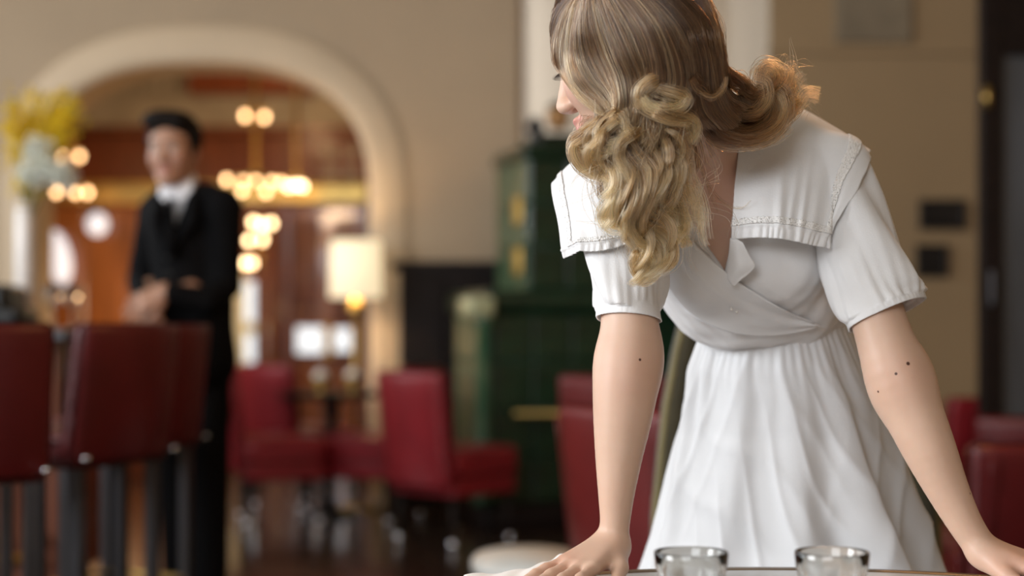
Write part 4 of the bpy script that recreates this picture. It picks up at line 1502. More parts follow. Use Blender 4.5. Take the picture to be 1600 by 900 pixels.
def wrinkle(X, seed, amp, freq):
    r_ = np.random.default_rng(seed)
    o = np.zeros(len(X))
    for k in range(5):
        w = r_.normal(size=3) * freq * (1 + 0.5 * k)
        o += np.sin(X @ w + r_.random() * 6.28) / (1 + 0.5 * k)
    return o * amp


me, V = D.mesh('bodice', 0.0035, smooth=2)
V = np.empty(len(me.vertices) * 3, np.float32)
me.vertices.foreach_get('co', V)
V = V.reshape(-1, 3).astype(float)
nr = D.grad(V)
gx = np.clip((V[:, 2] - 1.10) / 0.2, 0, 1)
V += nr * (wrinkle(V * (1, 1, 0.35), 5, 0.0011, 60))[:, None]
me.vertices.foreach_set('co', V.astype(np.float32).ravel())
o = link('bodice', me, M_DRESS, None, True)
o.parent = dress

# overlapping wrap panel: from its crossing edge down to the bloused hem
E = cr_interp(np.array([(1036, 322), (1060, 352), (1090, 385), (1134, 425), (1180, 457), (1225, 483), (1272, 505)], float), 60)
Hm = cr_interp(np.array([(1034, 425), (1046, 452), (1075, 487), (1115, 510), (1165, 524), (1225, 523), (1285, 510)], float), 60)
tt = np.linspace(0, 1, 30)[:, None, None]
UV = E[None] * (1 - tt) + Hm[None] * tt
pt, Y = ray_hit(D, UV[..., 0], UV[..., 1], off=0.0045)
bad = Y > 2.6
n_ = D.grad(pt.reshape(-1, 3)).reshape(pt.shape)
t1 = tt[..., 0]
sx_ = np.linspace(0, 1, 60)[None]
amp = 0.0022 * np.sin(t1 * 9 + sx_ * 3) * np.sin(np.pi * t1) + 0.0040 * np.exp(-((t1 - 0.33 - 0.15 * sx_) / 0.09) ** 2) * np.sin(np.pi * np.clip(sx_ * 1.1, 0, 1))
amp += 0.002 * np.exp(-(t1 / 0.05) ** 2)
pt = pt + n_ * amp[..., None]
for _ in range(3):
    pt[1:-1, 1:-1] = 0.5 * pt[1:-1, 1:-1] + 0.125 * (pt[:-2, 1:-1] + pt[2:, 1:-1] + pt[1:-1, :-2] + pt[1:-1, 2:])
piece('wrap_panel', pt, M_DRESS, 0.002)
# stitched edge of the wrap
tube('hem_stitch', [Vector(q) for q in pt[2, ::2]], 0.0009, M_DRESS, None, 5).parent = dress
# turned corner of the under panel
A = np.array([[P(1141, 372, 2.262), P(1152, 374, 2.258), P(1161, 379, 2.256)],
              [P(1139, 395, 2.272), P(1154, 398, 2.262), P(1171, 399, 2.262)],
              [P(1135, 414, 2.282), P(1155, 419, 2.266), P(1180, 417, 2.268)],
              [P(1133, 427, 2.290), P(1142, 436, 2.282), P(1158, 437, 2.276)],
              [P(1140, 440, 2.292), P(1144, 445, 2.288), P(1148, 447, 2.286)]])
piece('lapel', cr_interp(cr_interp(A, 24, 0), 16, 1), M_DRESS, 0.0016)
for x, y in ((1143, 483), (1151, 487)):
    c = ray_hit(D, [x], [y], off=0.008)[0][0]
    bm = new()
    bmesh.ops.create_uvsphere(bm, u_segments=10, v_segments=8, radius=0.0024)
    bmesh.ops.translate(bm, verts=bm.verts, vec=c)
    link('button', fin(bm, 'button'), mat('pearl_button', (0.75, 0.72, 0.68), 0.25), None).parent = dress


def push(G, S, off, it=2):
    sh = G.shape
    X = G.reshape(-1, 3).copy()
    for _ in range(it):
        d = S.ev(X)
        m_ = d < off
        if m_.any():
            X[m_] += S.grad(X[m_]) * (off - d[m_])[:, None]
    return X.reshape(sh)


# sleeves: gathered tubes with a cuff
def sleeve(axis, rad, nv=46, nu=120, seed=1, flat=1.0, front=None):
    ax = cr_interp(np.array(axis), nv)
    rr = cr_interp(np.array(rad), nv)
    r_ = np.random.default_rng(seed)
    G = []
    ph = r_.random(6) * 6.28
    d0 = ax[-1] - ax[0]
    d0 /= np.linalg.norm(d0)
    a = np.cross(d0, (0, 1, 0))
    a /= np.linalg.norm(a)
    for i in range(nv):
        t = ax[min(i + 1, nv - 1)] - ax[max(i - 1, 0)]
        t /= np.linalg.norm(t)
        a_ = a - t * (a @ t)
        a_ /= np.linalg.norm(a_)
        b_ = np.cross(t, a_)
        v = i / (nv - 1)
        th = np.linspace(0, 2 * math.pi, nu, endpoint=False)
        w = 0.006 * v ** 2 * (1 - np.clip((v - 0.86) / 0.06, 0, 1) * 0.75)
        wob = w * (np.sin(th * 23 + ph[0] + 2 * v) * 0.35 + np.sin(th * 11 + ph[1] - v) * 0.35) + 0.006 * np.sin(th * 3 + ph[2] + 5 * v) * (1 - v) * v * 4 + 0.0035 * np.sin(th * 5 + ph[3] + 9 * v)
        if v > 0.87:
            wob = wob * 0.25 + 0.0009 * np.sin(th * 46)
        G.append(ax[i] + (np.cos(th)[:, None] * a_ + flat * np.sin(th)[:, None] * b_) * (rr[i] + wob)[:, None])
    return np.array(G)


GL = sleeve([P(962, 300, 2.285), P(970, 350, 2.265), P(975, 400, 2.25), P(979, 440, 2.24), P(981, 470, 2.233), P(981, 485, 2.231), P(980, 500, 2.228)],
            [0.052, 0.055, 0.0525, 0.0505, 0.0465, 0.0425, 0.0425], seed=3)
piece('sleeve', push(GL, B, 0.004), M_DRESS, 0.0014, True)
GR = sleeve([P(1300, 272, 2.325), P(1318, 320, 2.31), P(1338, 375, 2.295), P(1357, 425, 2.28), P(1372, 462, 2.272), P(1380, 479, 2.268), P(1386, 492, 2.265)],
            [0.053, 0.055, 0.0565, 0.058, 0.0585, 0.0580, 0.0575], seed=8)
# the right sleeve opens obliquely: shear the cuff up on its outer side
piece('sleeve', push(GR, B, 0.004), M_DRESS, 0.0014, True)


# skirt: rings from the waist, deep folds
def skirt():
    zz = np.linspace(1.125, 0.40, 90)
    nu = 420
    th = np.linspace(0, 2 * math.pi, nu, endpoint=False)      # 0 = +x, -pi/2 = towards the camera
    kz = [1.125, 1.09, 1.03, 0.98, 0.93, 0.87, 0.80, 0.75, 0.60, 0.40]
    cx = np.interp(zz, kz[::-1], [0.416, 0.417, 0.424, 0.436, 0.442, 0.446, 0.451, 0.455, 0.46, 0.46][::-1])
    hw = np.interp(zz, kz[::-1], [0.110, 0.120, 0.148, 0.166, 0.180, 0.197, 0.217, 0.233, 0.29, 0.345][::-1])
    cy = np.interp(zz, kz[::-1], [2.52, 2.525, 2.55, 2.57, 2.585, 2.595, 2.605, 2.61, 2.62, 2.62][::-1])
    hd = np.interp(zz, kz[::-1], [0.100, 0.108, 0.135, 0.152, 0.165, 0.18, 0.197, 0.207, 0.255, 0.30][::-1])
    folds = []                                                # angle at the hem (deg), angle drift, width, depth
    r_ = np.random.default_rng(12)
    for a, dr, w, dp in ((-168, 4, 12, 0.016), (-138, 14, 16, 0.022), (-106, 16, 15, 0.024), (-80, -14, 12, 0.020),
                         (-52, -10, 17, 0.056), (-18, -8, 12, 0.026), (6, 4, 12, 0.022), (30, 0, 14, 0.03), (62, 6, 12, 0.03),
                         (95, -4, 14, 0.03), (128, 4, 12, 0.03), (160, -6, 13, 0.03)):
        folds.append((a, dr, w, dp))
    G = np.zeros((len(zz), nu, 3))
    thd = np.degrees(th)
    for i, z in enumerate(zz):
        v = (zz[0] - z) / (zz[0] - zz[-1])
        r = np.ones(nu)
        disp = np.zeros(nu)
        g = min(1.0, v / 0.5)
        for k, (a, dr, w, dp) in enumerate(folds):
            d = (thd - (a + dr * (1 - v) * 1.5) + 180) % 360 - 180
            ww = w * (0.65 + 0.5 * v)
            s_ = np.where(d > 0, ww * (0.3 if dp > 0.05 else 0.55), ww)                # asymmetric: a crisp edge on one side
            disp += dp * g ** 1.2 * (np.exp(-(d / s_) ** 2) - 0.10) * (0.8 + 0.4 * math.sin(6 * v + k))
        gat = 0.0007 * math.exp(-((v - 0.07) / 0.07) ** 2)
        disp += gat * np.sin(th * 58 + 1.3 * np.sin(th * 5)) + 0.0030 * math.exp(-((v - 0.15) / 0.12) ** 2) * np.sin(th * 13 + 3 * np.sin(th * 3) + 2 * np.sin(th * 7)) * (0.6 + 0.4 * np.sin(th * 4))
        # crisp diagonal creases
        for q_, (fa, fv, am) in enumerate(((7, 11, 0.006), (-9, 13, 0.005), (5, -17, 0.005))):
            w_ = np.sin(th * fa + fv * v + 1.7 * q_ + 1.2 * np.sin(th * 3 + 5 * v + q_))
            disp += am * (1 - np.abs(w_)) ** 2 * min(1, v * 3) * (0.5 + 0.5 * np.sin(th * 2 + 6 * v + 2 * q_))
        G[i, :, 0] = cx[i] + np.cos(th) * (hw[i] + disp)
        G[i, :, 1] = cy[i] + np.sin(th) * (hd[i] + disp)
        G[i, :, 2] = z
    # keep the front clear of the table rim
    d = np.hypot(G[..., 0] - TX, G[..., 1] - TY)
    m_ = (G[..., 2] < TZ + 0.06) & (G[..., 2] > TZ - 0.08) & (d < TR + 0.012)
    return G


piece('skirt', push(skirt(), B, 0.005), M_DRESS_SHADED, 0.0014, True)


UNDER = SDF()
torso(UNDER, 0.012)
UNDER.chain([P(962, 300, 2.285), P(970, 350, 2.265), P(975, 400, 2.25), P(979, 440, 2.24)], [0.052, 0.055, 0.0525, 0.05], 0.01)
UNDER.chain([P(1300, 272, 2.325), P(1318, 320, 2.31), P(1338, 375, 2.295), P(1357, 425, 2.28)], [0.053, 0.055, 0.0565, 0.058], 0.01)


# collar: two wide square flaps over the shoulders
def flap(A, seed, ripple_rows=True, mirror=False):
    A = np.array([[P(*q) for q in row] for row in A])
    G = cr_interp(cr_interp(A, 90, 0), 110, 1)
    G = push(G, UNDER, 0.006)
    for _ in range(4):
        G[1:-1, 1:-1] = 0.5 * G[1:-1, 1:-1] + 0.125 * (G[:-2, 1:-1] + G[2:, 1:-1] + G[1:-1, :-2] + G[1:-1, 2:])
    nv, nu = G.shape[:2]
    v = np.linspace(0, 1, nv)[:, None]
    u = np.linspace(0, 1, nu)[None]
    dv = np.gradient(G, axis=0)
    du = np.gradient(G, axis=1)
    n = np.cross(du, dv)
    n /= np.linalg.norm(n, axis=-1, keepdims=True)
    if n[nv * 2 // 3, nu // 2, 1] > 0:
        n = -n
    r_ = np.random.default_rng(seed)
    f = np.zeros((nv, nu))
    for k in range(7):                                        # soft gathers falling from the shoulder, fading upwards
        c = r_.random()
        w = 0.018 + 0.03 * r_.random()
        f += (0.0035 * r_.random() + 0.001) * np.exp(-((u - c - 0.05 * (v - 1) * r_.normal()) / w) ** 2) * np.clip((v - 0.45) / 0.4, 0, 1)
    f += 0.0012 * np.sin(u * 95 + 2 * np.sin(u * 17)) * np.clip((v - 0.90) / 0.05, 0, 1)
    f += 0.0022 * np.exp(-((v - 0.905) / 0.012) ** 2)        # tuck above the frill
    f += 0.0012 * np.sin(v * 12 + u * 7 + seed)
    return G + n * f[..., None], n


RIGHT = [[(1175, 222, 2.47), (1215, 200, 2.475), (1262, 205, 2.47), (1312, 225, 2.455), (1354, 246, 2.43)],
         [(1158, 205, 2.385), (1198, 172, 2.40), (1243, 166, 2.40), (1302, 196, 2.385), (1360, 236, 2.36)],
         [(1152, 235, 2.288), (1198, 212, 2.29), (1245, 208, 2.295), (1301, 228, 2.295), (1349, 258, 2.298)],
         [(1148, 285, 2.262), (1196, 276, 2.252), (1241, 276, 2.252), (1289, 287, 2.258), (1333, 304, 2.272)],
         [(1146, 332, 2.258), (1191, 326, 2.240), (1235, 328, 2.236), (1279, 338, 2.244), (1317, 348, 2.262)],
         [(1143, 374, 2.262), (1188, 371, 2.238), (1228, 375, 2.232), (1266, 383, 2.240), (1302, 389, 2.258)]]
LEFT = [[(888, 304, 2.43), (922, 268, 2.45), (962, 248, 2.46), (1002, 238, 2.46), (1042, 232, 2.44)],
        [(865, 284, 2.35), (892, 256, 2.35), (932, 232, 2.35), (982, 218, 2.35), (1040, 216, 2.345)],
        [(863, 300, 2.285), (895, 288, 2.255), (935, 273, 2.235), (985, 263, 2.235), (1040, 258, 2.262)],
        [(872, 338, 2.262), (900, 329, 2.228), (940, 319, 2.205), (990, 309, 2.210), (1045, 300, 2.250)],
        [(881, 374, 2.252), (905, 367, 2.216), (945, 359, 2.194), (995, 349, 2.204), (1050, 336, 2.248)],
        [(889, 402, 2.250), (904, 394, 2.212), (943, 391, 2.190), (992, 379, 2.202), (1052, 360, 2.246)]]
for A, sd, lab in ((RIGHT, 4, 1), (LEFT, 9, -1)):
    G, n = flap(A, sd)
    co = piece('collar', G, M_DRESS, 0.0015)
    nv, nu = G.shape[:2]
    # lace trim: band parallel to the hem and to the outer edge
    ue = int(nu * (0.865 if lab > 0 else 0.135))
    vb = int(nv * 0.885)
    w = 4
    rs = np.random.default_rng(sd)
    strips = []
    if lab > 0:
        strips = [G[vb - 3:vb + 2, :ue + w] + n[vb - 3:vb + 2, :ue + w] * 0.0016, (G[22:vb + 2, ue - w:ue + w] + n[22:vb + 2, ue - w:ue + w] * 0.0016)]
    else:
        strips = [G[vb - 3:vb + 2, ue - w:] + n[vb - 3:vb + 2, ue - w:] * 0.0016, (G[22:vb + 2, ue - w:ue + w] + n[22:vb + 2, ue - w:ue + w] * 0.0016)]
    for s_ in strips:
        q = cr_interp(cr_interp(s_, max(12, s_.shape[0] * 3), 0), max(12, s_.shape[1] * 3), 1)
        q = q + rs.normal(size=q.shape) * 0.00028
        o = link('lace_trim', grid_mesh('lace_trim', q), M_LACE, None, True)
        o.parent = co
        s = o.modifiers.new('thickness', 'SOLIDIFY')
        s.thickness = 0.0012

# ================================================================ her hair
H = SDF()


def hull(S, g=0.0):
    S.ell(WT(0, -0.024, 0.034), np.array((0.090, 0.104, 0.102)) + g, WR, 0.03)
    S.ell(WT(0, -0.055, -0.020), np.array((0.082, 0.065, 0.080)) + g, WR, 0.03)
    S.chain([P(958, 190, 2.105), P(975, 270, 2.105), P(995, 340, 2.115), P(1012, 420, 2.135)], [0.045 + g, 0.042 + g, 0.034 + g, 0.016 + g], 0.03)
    S.chain([P(1030, 180, 2.10), P(1036, 260, 2.125), P(1048, 330, 2.155)], [0.046 + g, 0.036 + g, 0.022 + g], 0.03)
    S.chain([P(1085, 140, 2.13), P(1140, 175, 2.165), P(1195, 160, 2.205)], [0.046 + g, 0.036 + g, 0.028 + g], 0.03)


hull(H)
add_head(H, WC, WR, 0.98, True)


def on_hull(px, py, off=0.0):
    px, py = np.asarray(px, float), np.asarray(py, float)
    Ys = np.linspace(1.93, 2.32, 100)
    d = np.stack([(px - 800) / FPX, np.ones_like(px), -(py - HZ) / FPX], -1)
    X = np.array([0, 0, CAMZ]) + d[..., None, :] * Ys[:, None]
    e = H.ev(X.reshape(-1, 3)).reshape(px.shape + (100,)) - off
    neg = e < 0
    i = np.where(neg.any(-1), neg.argmax(-1), e.argmin(-1))
    return np.array([0, 0, CAMZ]) + d * Ys[i][..., None]


def guide(pts):
    """picture points, depth from the hair volume where none is given"""
    out = []
    for q in pts:
        out.append(P(*q) if len(q) == 3 else on_hull(np.array([q[0]]), np.array([q[1]]), 0.006)[0])
    return np.array(out)


STR, SCOL, SRAD = [], [], []
NP_ = 40
ROOT, MIDC, TIP = np.array((0.026, 0.0125, 0.0065)), np.array((0.105, 0.052, 0.024)), np.array((0.58, 0.325, 0.145))


def ramp(c, jit):
    """0 root brown .. 1 blonde"""
    c = np.clip(c, 0, 1)[..., None]
    lo = ROOT + (MIDC - ROOT) * np.clip(c * 2, 0, 1)
    hi = MIDC + (TIP - MIDC) * np.clip(c * 2 - 1, 0, 1)
    return np.where(c < 0.5, lo, hi) * jit[:, None, None]


def emit(X, shade, rad=0.00036, jit=0.38):
    n = len(X)
    j = np.exp(RNG.normal(size=n) * jit)
    STR.append(X)
    SCOL.append(ramp(shade, j))
    prof = np.interp(np.linspace(0, 1, NP_), [0, 0.1, 0.7, 1], [0.8, 1, 0.9, 0.25])
    SRAD.append(np.ones((n, 1)) * prof[None] * rad * np.exp(RNG.normal(size=(n, 1)) * 0.15))


def sm_noise(n, amp, waves=3, f0=0.4, f1=1.6):
    """smooth 3-D wander along the strand"""
    t = np.linspace(0, 1, NP_)[None, :, None]
    o = np.zeros((n, NP_, 3))
    for k in range(waves):
        o += RNG.normal(size=(n, 1, 3)) * np.sin(6.283 * (t * RNG.uniform(f0, f1, size=(n, 1, 1)) + RNG.random((n, 1, 1))))
    return o * amp * np.minimum(1, t * 4)


def sheet(guides, n, shade, inner=0.010, clumps=90, clump=0.6, noise=0.0012, rad=0.00034, dark=0.0, wave=0.0):
    Gd = np.array([cr_interp(g, NP_) for g in guides])             # [k, NP, 3]
    K = len(Gd)
    fine = cr_interp(Gd, 400, 0)
    u = RNG.uniform(0, 1, n)
    cu = np.round(u * clumps) / clumps + (RNG.random(clumps + 2)[np.round(u * clumps).astype(int)] - 0.5) / clumps
    t = np.linspace(0, 1, NP_)
    mix = clump * np.clip(t * 2.2, 0, 1)[None]
    uu = np.clip(u[:, None] * (1 - mix) + cu[:, None] * mix, 0, 1)
    idx = np.clip((uu * 399), 0, 398.999)
    i = idx.astype(int)
    f = (idx - i)[..., None]
    cols = np.arange(NP_)[None]
    X = fine[i, cols] * (1 - f) + fine[i + 1, cols] * f
    ctr = WC + (X - WC) * 0
    wv = np.sin(t * 11.0 + u[:, None] * 26)[..., None] * wave * np.clip(t * 2 - 0.7, 0, 1)[None, :, None]
    X = X + wv * np.array((1.0, 0.35, 0.0))
    inw = (ctr - X)
    inw /= np.linalg.norm(inw, axis=-1, keepdims=True)
    cj = RNG.random(clumps + 2)[np.round(u * clumps).astype(int)]
    dep = (RNG.random(n) ** 1.4 * inner + cj * inner * 0.5)[:, None, None]
    X = X + inw * dep + sm_noise(n, noise)
    cs = RNG.normal(size=clumps + 2)[np.round(u * clumps).astype(int)] * 0.17
    cs = np.clip(cs, -0.25, 0.25)
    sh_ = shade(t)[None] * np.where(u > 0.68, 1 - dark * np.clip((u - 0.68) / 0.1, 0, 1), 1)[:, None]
    emit(X, sh_ + cs[:, None] + RNG.normal(size=(n, 1)) * 0.10, rad)


def lock(pts, n, r, amp=0.0, lam=0.075, shade=(0.75, 1.0), phase=None, rad=0.00034, noise=0.0012, rtip=0.55, sub=5, r0=0.8, emerge=0.0, flat=0.6, lift=0.0):
    """a curl: strands bundled around a guide that may wind as a helix"""
    g = guide(pts)
    q = cr_interp(g, 120)
    s = np.concatenate([[0], np.cumsum(np.linalg.norm(np.diff(q, axis=0), axis=1))])
    L = s[-1]
    q = np.stack([np.interp(np.linspace(0, L, NP_), s, q[:, k]) for k in range(3)], -1)
    q[:, 1] -= lift
    q[:7, 1] += emerge * (1 - np.arange(7) / 7.0) ** 1.5
    tn = np.gradient(q, axis=0)
    tn /= np.linalg.norm(tn, axis=1, keepdims=True)
    a = np.cross(tn, (0, 1, 0))
    a /= np.linalg.norm(a, axis=1, keepdims=True) + 1e-9
    b = np.cross(tn, a)
    t = np.linspace(0, 1, NP_)
    ph = (RNG.random() * 6.28 if phase is None else phase) + 6.283 * t * L / lam * (1 + 0.25 * t)
    A = amp * np.clip(t * 4, 0, 1) * (1 - 0.25 * t)
    q = q + a * (A * np.cos(ph))[:, None] + b * (A * np.sin(ph))[:, None]
    subs = RNG.normal(size=(sub, 2)) * 0.55
    k = RNG.integers(0, sub, n)
    off = subs[k] + RNG.normal(size=(n, 2)) * 0.33
    rt = r * np.interp(t, [0, 0.15, 0.7, 1], [r0, 1, 0.9, rtip])
    # the ribbon-like bundle turns with the curl
    X = q[None] + (off[:, :1, None] * a[None] * rt[None, :, None] + off[:, 1:, None] * flat * b[None] * rt[None, :, None])
    ln = RNG.uniform(0.0, 0.06, (n, 1))
    X = X + sm_noise(n, noise)
    sh = np.interp(t, [0, 1], shade)[None] + RNG.normal(size=(sub,))[k][:, None] * 0.08 + RNG.normal(size=(n, 1)) * 0.08
    emit(X, sh, rad)


TOP = [[(905, -22), (880, 14), (867, 50), (862, 86), (867, 110), (882, 133), (904, 156), (930, 174)],
       [(910, -24), (896, 12), (888, 50), (887, 88), (896, 120), (914, 146), (936, 168), (945, 188)],
       [(915, -25), (910, 10), (908, 48), (914, 88), (928, 122), (948, 150), (958, 175), (950, 200)],
       [(922, -26), (925, 10), (932, 48), (946, 88), (962, 122), (970, 152), (966, 180), (955, 208)],
       [(932, -28), (944, 8), (960, 46), (978, 88), (990, 122), (988, 155), (980, 186), (972, 215)],
       [(944, -30), (968, 5), (992, 44), (1008, 88), (1014, 122), (1006, 158), (998, 192), (994, 222)],
       [(958, -32), (994, 2), (1024, 42), (1042, 88), (1046, 126), (1036, 162), (1030, 198), (1025, 230)],
       [(975, -34), (1022, -2), (1058, 40), (1078, 86), (1084, 124), (1080, 152), (1080, 182), (1092, 206)],
       [(992, -36), (1048, -6), (1088, 36), (1108, 82), (1114, 120), (1116, 150), (1128, 178), (1150, 200)],
       [(1008, -38), (1068, -10), (1106, 30), (1123, 76), (1129, 108), (1135, 134), (1150, 155), (1172, 168)]]


def proj(X, off):
    X = np.atleast_2d(np.array(X, float))
    for _ in range(6):
        X = X - H.grad(X) * (H.ev(X) - off)[:, None]
    return X


TG = []
for k_, g_ in enumerate(TOP):                              # each guide starts at the parting on the crown
    g_ = guide(g_)
    p_ = proj(WT(-0.004, 0.062 - 0.150 * (k_ / 9.0), 0.15), 0.006)[0]
    TG.append(np.concatenate([[p_], proj((2 * p_ + g_[0]) / 3, 0.007), proj((p_ + 2 * g_[0]) / 3, 0.007), g_]))
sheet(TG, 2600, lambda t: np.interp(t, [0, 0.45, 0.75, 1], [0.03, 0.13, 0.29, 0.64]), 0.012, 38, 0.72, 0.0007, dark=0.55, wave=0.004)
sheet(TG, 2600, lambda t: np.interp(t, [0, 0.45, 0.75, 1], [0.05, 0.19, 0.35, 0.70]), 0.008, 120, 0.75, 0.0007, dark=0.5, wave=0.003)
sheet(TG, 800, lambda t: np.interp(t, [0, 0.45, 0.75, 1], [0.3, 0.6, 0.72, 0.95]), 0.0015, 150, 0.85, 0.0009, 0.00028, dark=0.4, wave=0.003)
# the far side of the head, mirrored about its middle
ax_ = WR[:, 0]
FG = [g[:9] - 2 * ((g[:9] - WC) @ ax_)[:, None] * ax_[None] for g in TG]
FG = FG[:7]
FG = [np.concatenate([proj(g[:8], 0.006), [g[7] + np.array((0.0, 0.02, -0.05))], [g[7] + np.array((0.01, 0.03, -0.10))]]) for g in FG]
sheet(FG, 1500, lambda t: np.interp(t, [0, 0.5, 1], [0.12, 0.35, 0.7]), 0.010, 60, 0.5, 0.0015)
# hair wrapping around the forehead up to the hairline
def turn(g, a):
    l = (g - WC) @ WR
    c, s = math.cos(a), math.sin(a)
    l = np.stack([l[:, 0] * c + l[:, 1] * s, -l[:, 0] * s + l[:, 1] * c, l[:, 2]], -1)
    X = WC + l @ WR.T
    for _ in range(4):
        d = H.ev(X) - 0.003
        X = X - H.grad(X) * d[:, None]
    return X


WG = [turn(TG[0][:7], math.radians(a)) for a in (0, 14, 30, 48, 66, 84)]
sheet(WG, 900, lambda t: np.interp(t, [0, 1], [0.1, 0.3]), 0.003, 40, 0.6, 0.0006)
# back of the head down to the nape
BK = []
for k in range(7):
    th = -0.9 + 1.8 * k / 6
    BK.append(np.array([proj(WT(0.03 * math.sin(th), -0.07, 0.13), 0.006)[0], WT(0.085 * math.sin(th), -0.105 * math.cos(th) - 0.01, 0.07), WT(0.088 * math.sin(th), -0.118 * math.cos(th) - 0.01, 0.0),
                        WT(0.08 * math.sin(th), -0.112 * math.cos(th) - 0.01, -0.06), P(1125 + 6 * k, 190, 2.18 + 0.02 * k)]))
sheet(BK, 1500, lambda t: np.interp(t, [0, 1], [0.1, 0.5]), 0.010, 50, 0.5, 0.0015)
sheet([cr_interp(g, NP_) for g in (TG[8][:9], TG[9][:9], BK[0], BK[1])], 900, lambda t: np.interp(t, [0, 1], [0.04, 0.25]), 0.008, 40, 0.6, 0.0008)
sheet([cr_interp(g, NP_) for g in (FG[5], FG[6], BK[6], BK[5])], 600, lambda t: np.interp(t, [0, 1], [0.04, 0.25]), 0.008, 40, 0.6, 0.0008)

# hair swept over the far shoulder, flipping up at the ends
YS_ = (2.12, 2.135, 2.165, 2.19, 2.21, 2.225, 2.235)
RS = [[(1118, 70), (1128, 105), (1150, 125), (1180, 135), (1205, 125), (1215, 108), (1200, 98)],
      [(1108, 90), (1122, 135), (1150, 160), (1185, 165), (1212, 148), (1225, 125), (1222, 105)],
      [(1095, 110), (1110, 160), (1145, 190), (1185, 190), (1218, 165), (1232, 135), (1245, 118)],
      [(1080, 120), (1098, 175), (1135, 208), (1180, 210), (1218, 185), (1236, 160), (1252, 150)],
      [(1065, 130), (1085, 185), (1120, 218), (1170, 222), (1210, 200), (1230, 178), (1242, 180)]]
RG = [np.array([P(x, y, Y) for (x, y), Y in zip(g, YS_)]) for g in RS]
sheet(RG[1:], 800, lambda t: np.interp(t, [0, 0.45, 0.8, 1], [0.06, 0.10, 0.28, 0.55]), 0.028, 30, 0.85, 0.0014)
for k in range(7):
    u = RNG.random()
    g = cr_interp(np.array(RG), 41, 0)[int(u * 40)]
    px = 800 + g[:, 0] / g[:, 1] * FPX
    py = HZ + (CAMZ - g[:, 2]) / g[:, 1] * FPX
    pts = [(a + RNG.normal() * 5, b + RNG.normal() * 5, y - 0.02 * RNG.random()) for a, b, y in zip(px, py, g[:, 1])]
    lock(pts[1:], 60, 0.006, 0.003, 0.14, (0.15, 0.75), noise=0.0014)
for kk, pts in enumerate(([(1180, 175, 2.2), (1205, 165, 2.21), (1215, 140, 2.215), (1205, 115, 2.22), (1190, 108, 2.225), (1180, 120, 2.225)],
            [(1170, 165, 2.19), (1195, 150, 2.2), (1200, 125, 2.21), (1187, 112, 2.215), (1175, 122, 2.22)],
            [(1195, 190, 2.2), (1228, 172, 2.21), (1240, 145, 2.22), (1232, 118, 2.23), (1210, 100, 2.23), (1192, 100, 2.235)],
            [(1190, 205, 2.2), (1225, 190, 2.21), (1250, 165, 2.22), (1262, 150, 2.225), (1278, 153, 2.23)],
            [(1205, 170, 2.21), (1235, 150, 2.22), (1245, 125, 2.23), (1255, 115, 2.23)],
            [(1110, 165, 2.13), (1135, 195, 2.14), (1170, 208, 2.155), (1200, 196, 2.17), (1214, 172, 2.18), (1208, 148, 2.19)],
            [(1100, 180, 2.13), (1130, 212, 2.14), (1172, 220, 2.155), (1208, 205, 2.17), (1226, 178, 2.18), (1222, 150, 2.19), (1205, 140, 2.2)],
            [(1125, 140, 2.14), (1150, 172, 2.15), (1178, 176, 2.16), (1196, 158, 2.17), (1194, 134, 2.18), (1180, 128, 2.19)],
            [(1095, 190, 2.14), (1125, 219, 2.15), (1168, 224, 2.16), (1205, 214, 2.18), (1230, 192, 2.19)],
            [(1130, 112, 2.15), (1150, 118, 2.16), (1165, 130, 2.17), (1168, 150, 2.18)],
            [(1188, 150, 2.18), (1183, 130, 2.19), (1186, 110, 2.2), (1198, 100, 2.2), (1214, 104, 2.2), (1222, 118, 2.21)])):
    lock(pts, 45 if kk in (0, 1, 2, 4, 10) else 90, 0.0085, 0.0, 0.1, (0.2, 0.85), noise=0.0014, sub=6, r0=0.3, emerge=0.012, rtip=1.2)

# curls falling in front
FR = [([(930, 192), (908, 222), (924, 250), (946, 277), (950, 300)], 0.009), ([(942, 188), (932, 240), (948, 300), (958, 350)], 0.012),
      ([(945, 185), (950, 250), (962, 310), (982, 360), (990, 398)], 0.011), ([(960, 190), (968, 250), (984, 310), (1000, 370), (1012, 440)], 0.010),
      ([(975, 200), (985, 260), (1000, 320), (1018, 380), (1008, 438)], 0.010), ([(990, 205), (1000, 270), (1015, 330), (1030, 385), (1018, 430)], 0.011),
      ([(1005, 205), (1015, 270), (1025, 330), (1036, 388)], 0.011), ([(1020, 210), (1030, 280), (1045, 340), (1048, 385)], 0.010),
      ([(1035, 210), (1045, 270), (1050, 320), (1058, 368)], 0.009), ([(1050, 215), (1060, 270), (1072, 320), (1085, 358)], 0.004),
      ([(1062, 222), (1074, 275), (1086, 320), (1100, 362), (1104, 384)], 0.003)]
for li, (pts, amp) in enumerate(FR):
    for rep in range(2):
        j = RNG.normal(size=2) * (6, 5)
        q = [(x + j[0] * (0.3 + 0.7 * i / len(pts)) + RNG.normal() * 2, y + j[1] + RNG.normal() * 3) for i, (x, y) in enumerate(pts)]
        thin = amp < 0.005
        lock(q, 36 if thin else 120, 0.0068 if not thin else 0.009, amp * RNG.uniform(1.2, 1.6), RNG.uniform(0.12, 0.155), (RNG.uniform(0.45, 0.7), RNG.uniform(0.85, 1.05)),
             phase=li * 0.55 + rep * 1.4, noise=0.0007, rtip=0.9, sub=5, r0=0.3, emerge=0.016)
    if amp > 0.005:                                           # darker strands underneath put shade into the gaps between curls
        lock([(x + RNG.normal() * 5, y, on_hull(np.array([x]), np.array([y]))[0][1] + 0.022) for x, y in pts], 60, 0.011, amp * 0.6, 0.1, (0.15, 0.55), noise=0.0016, rtip=0.6)
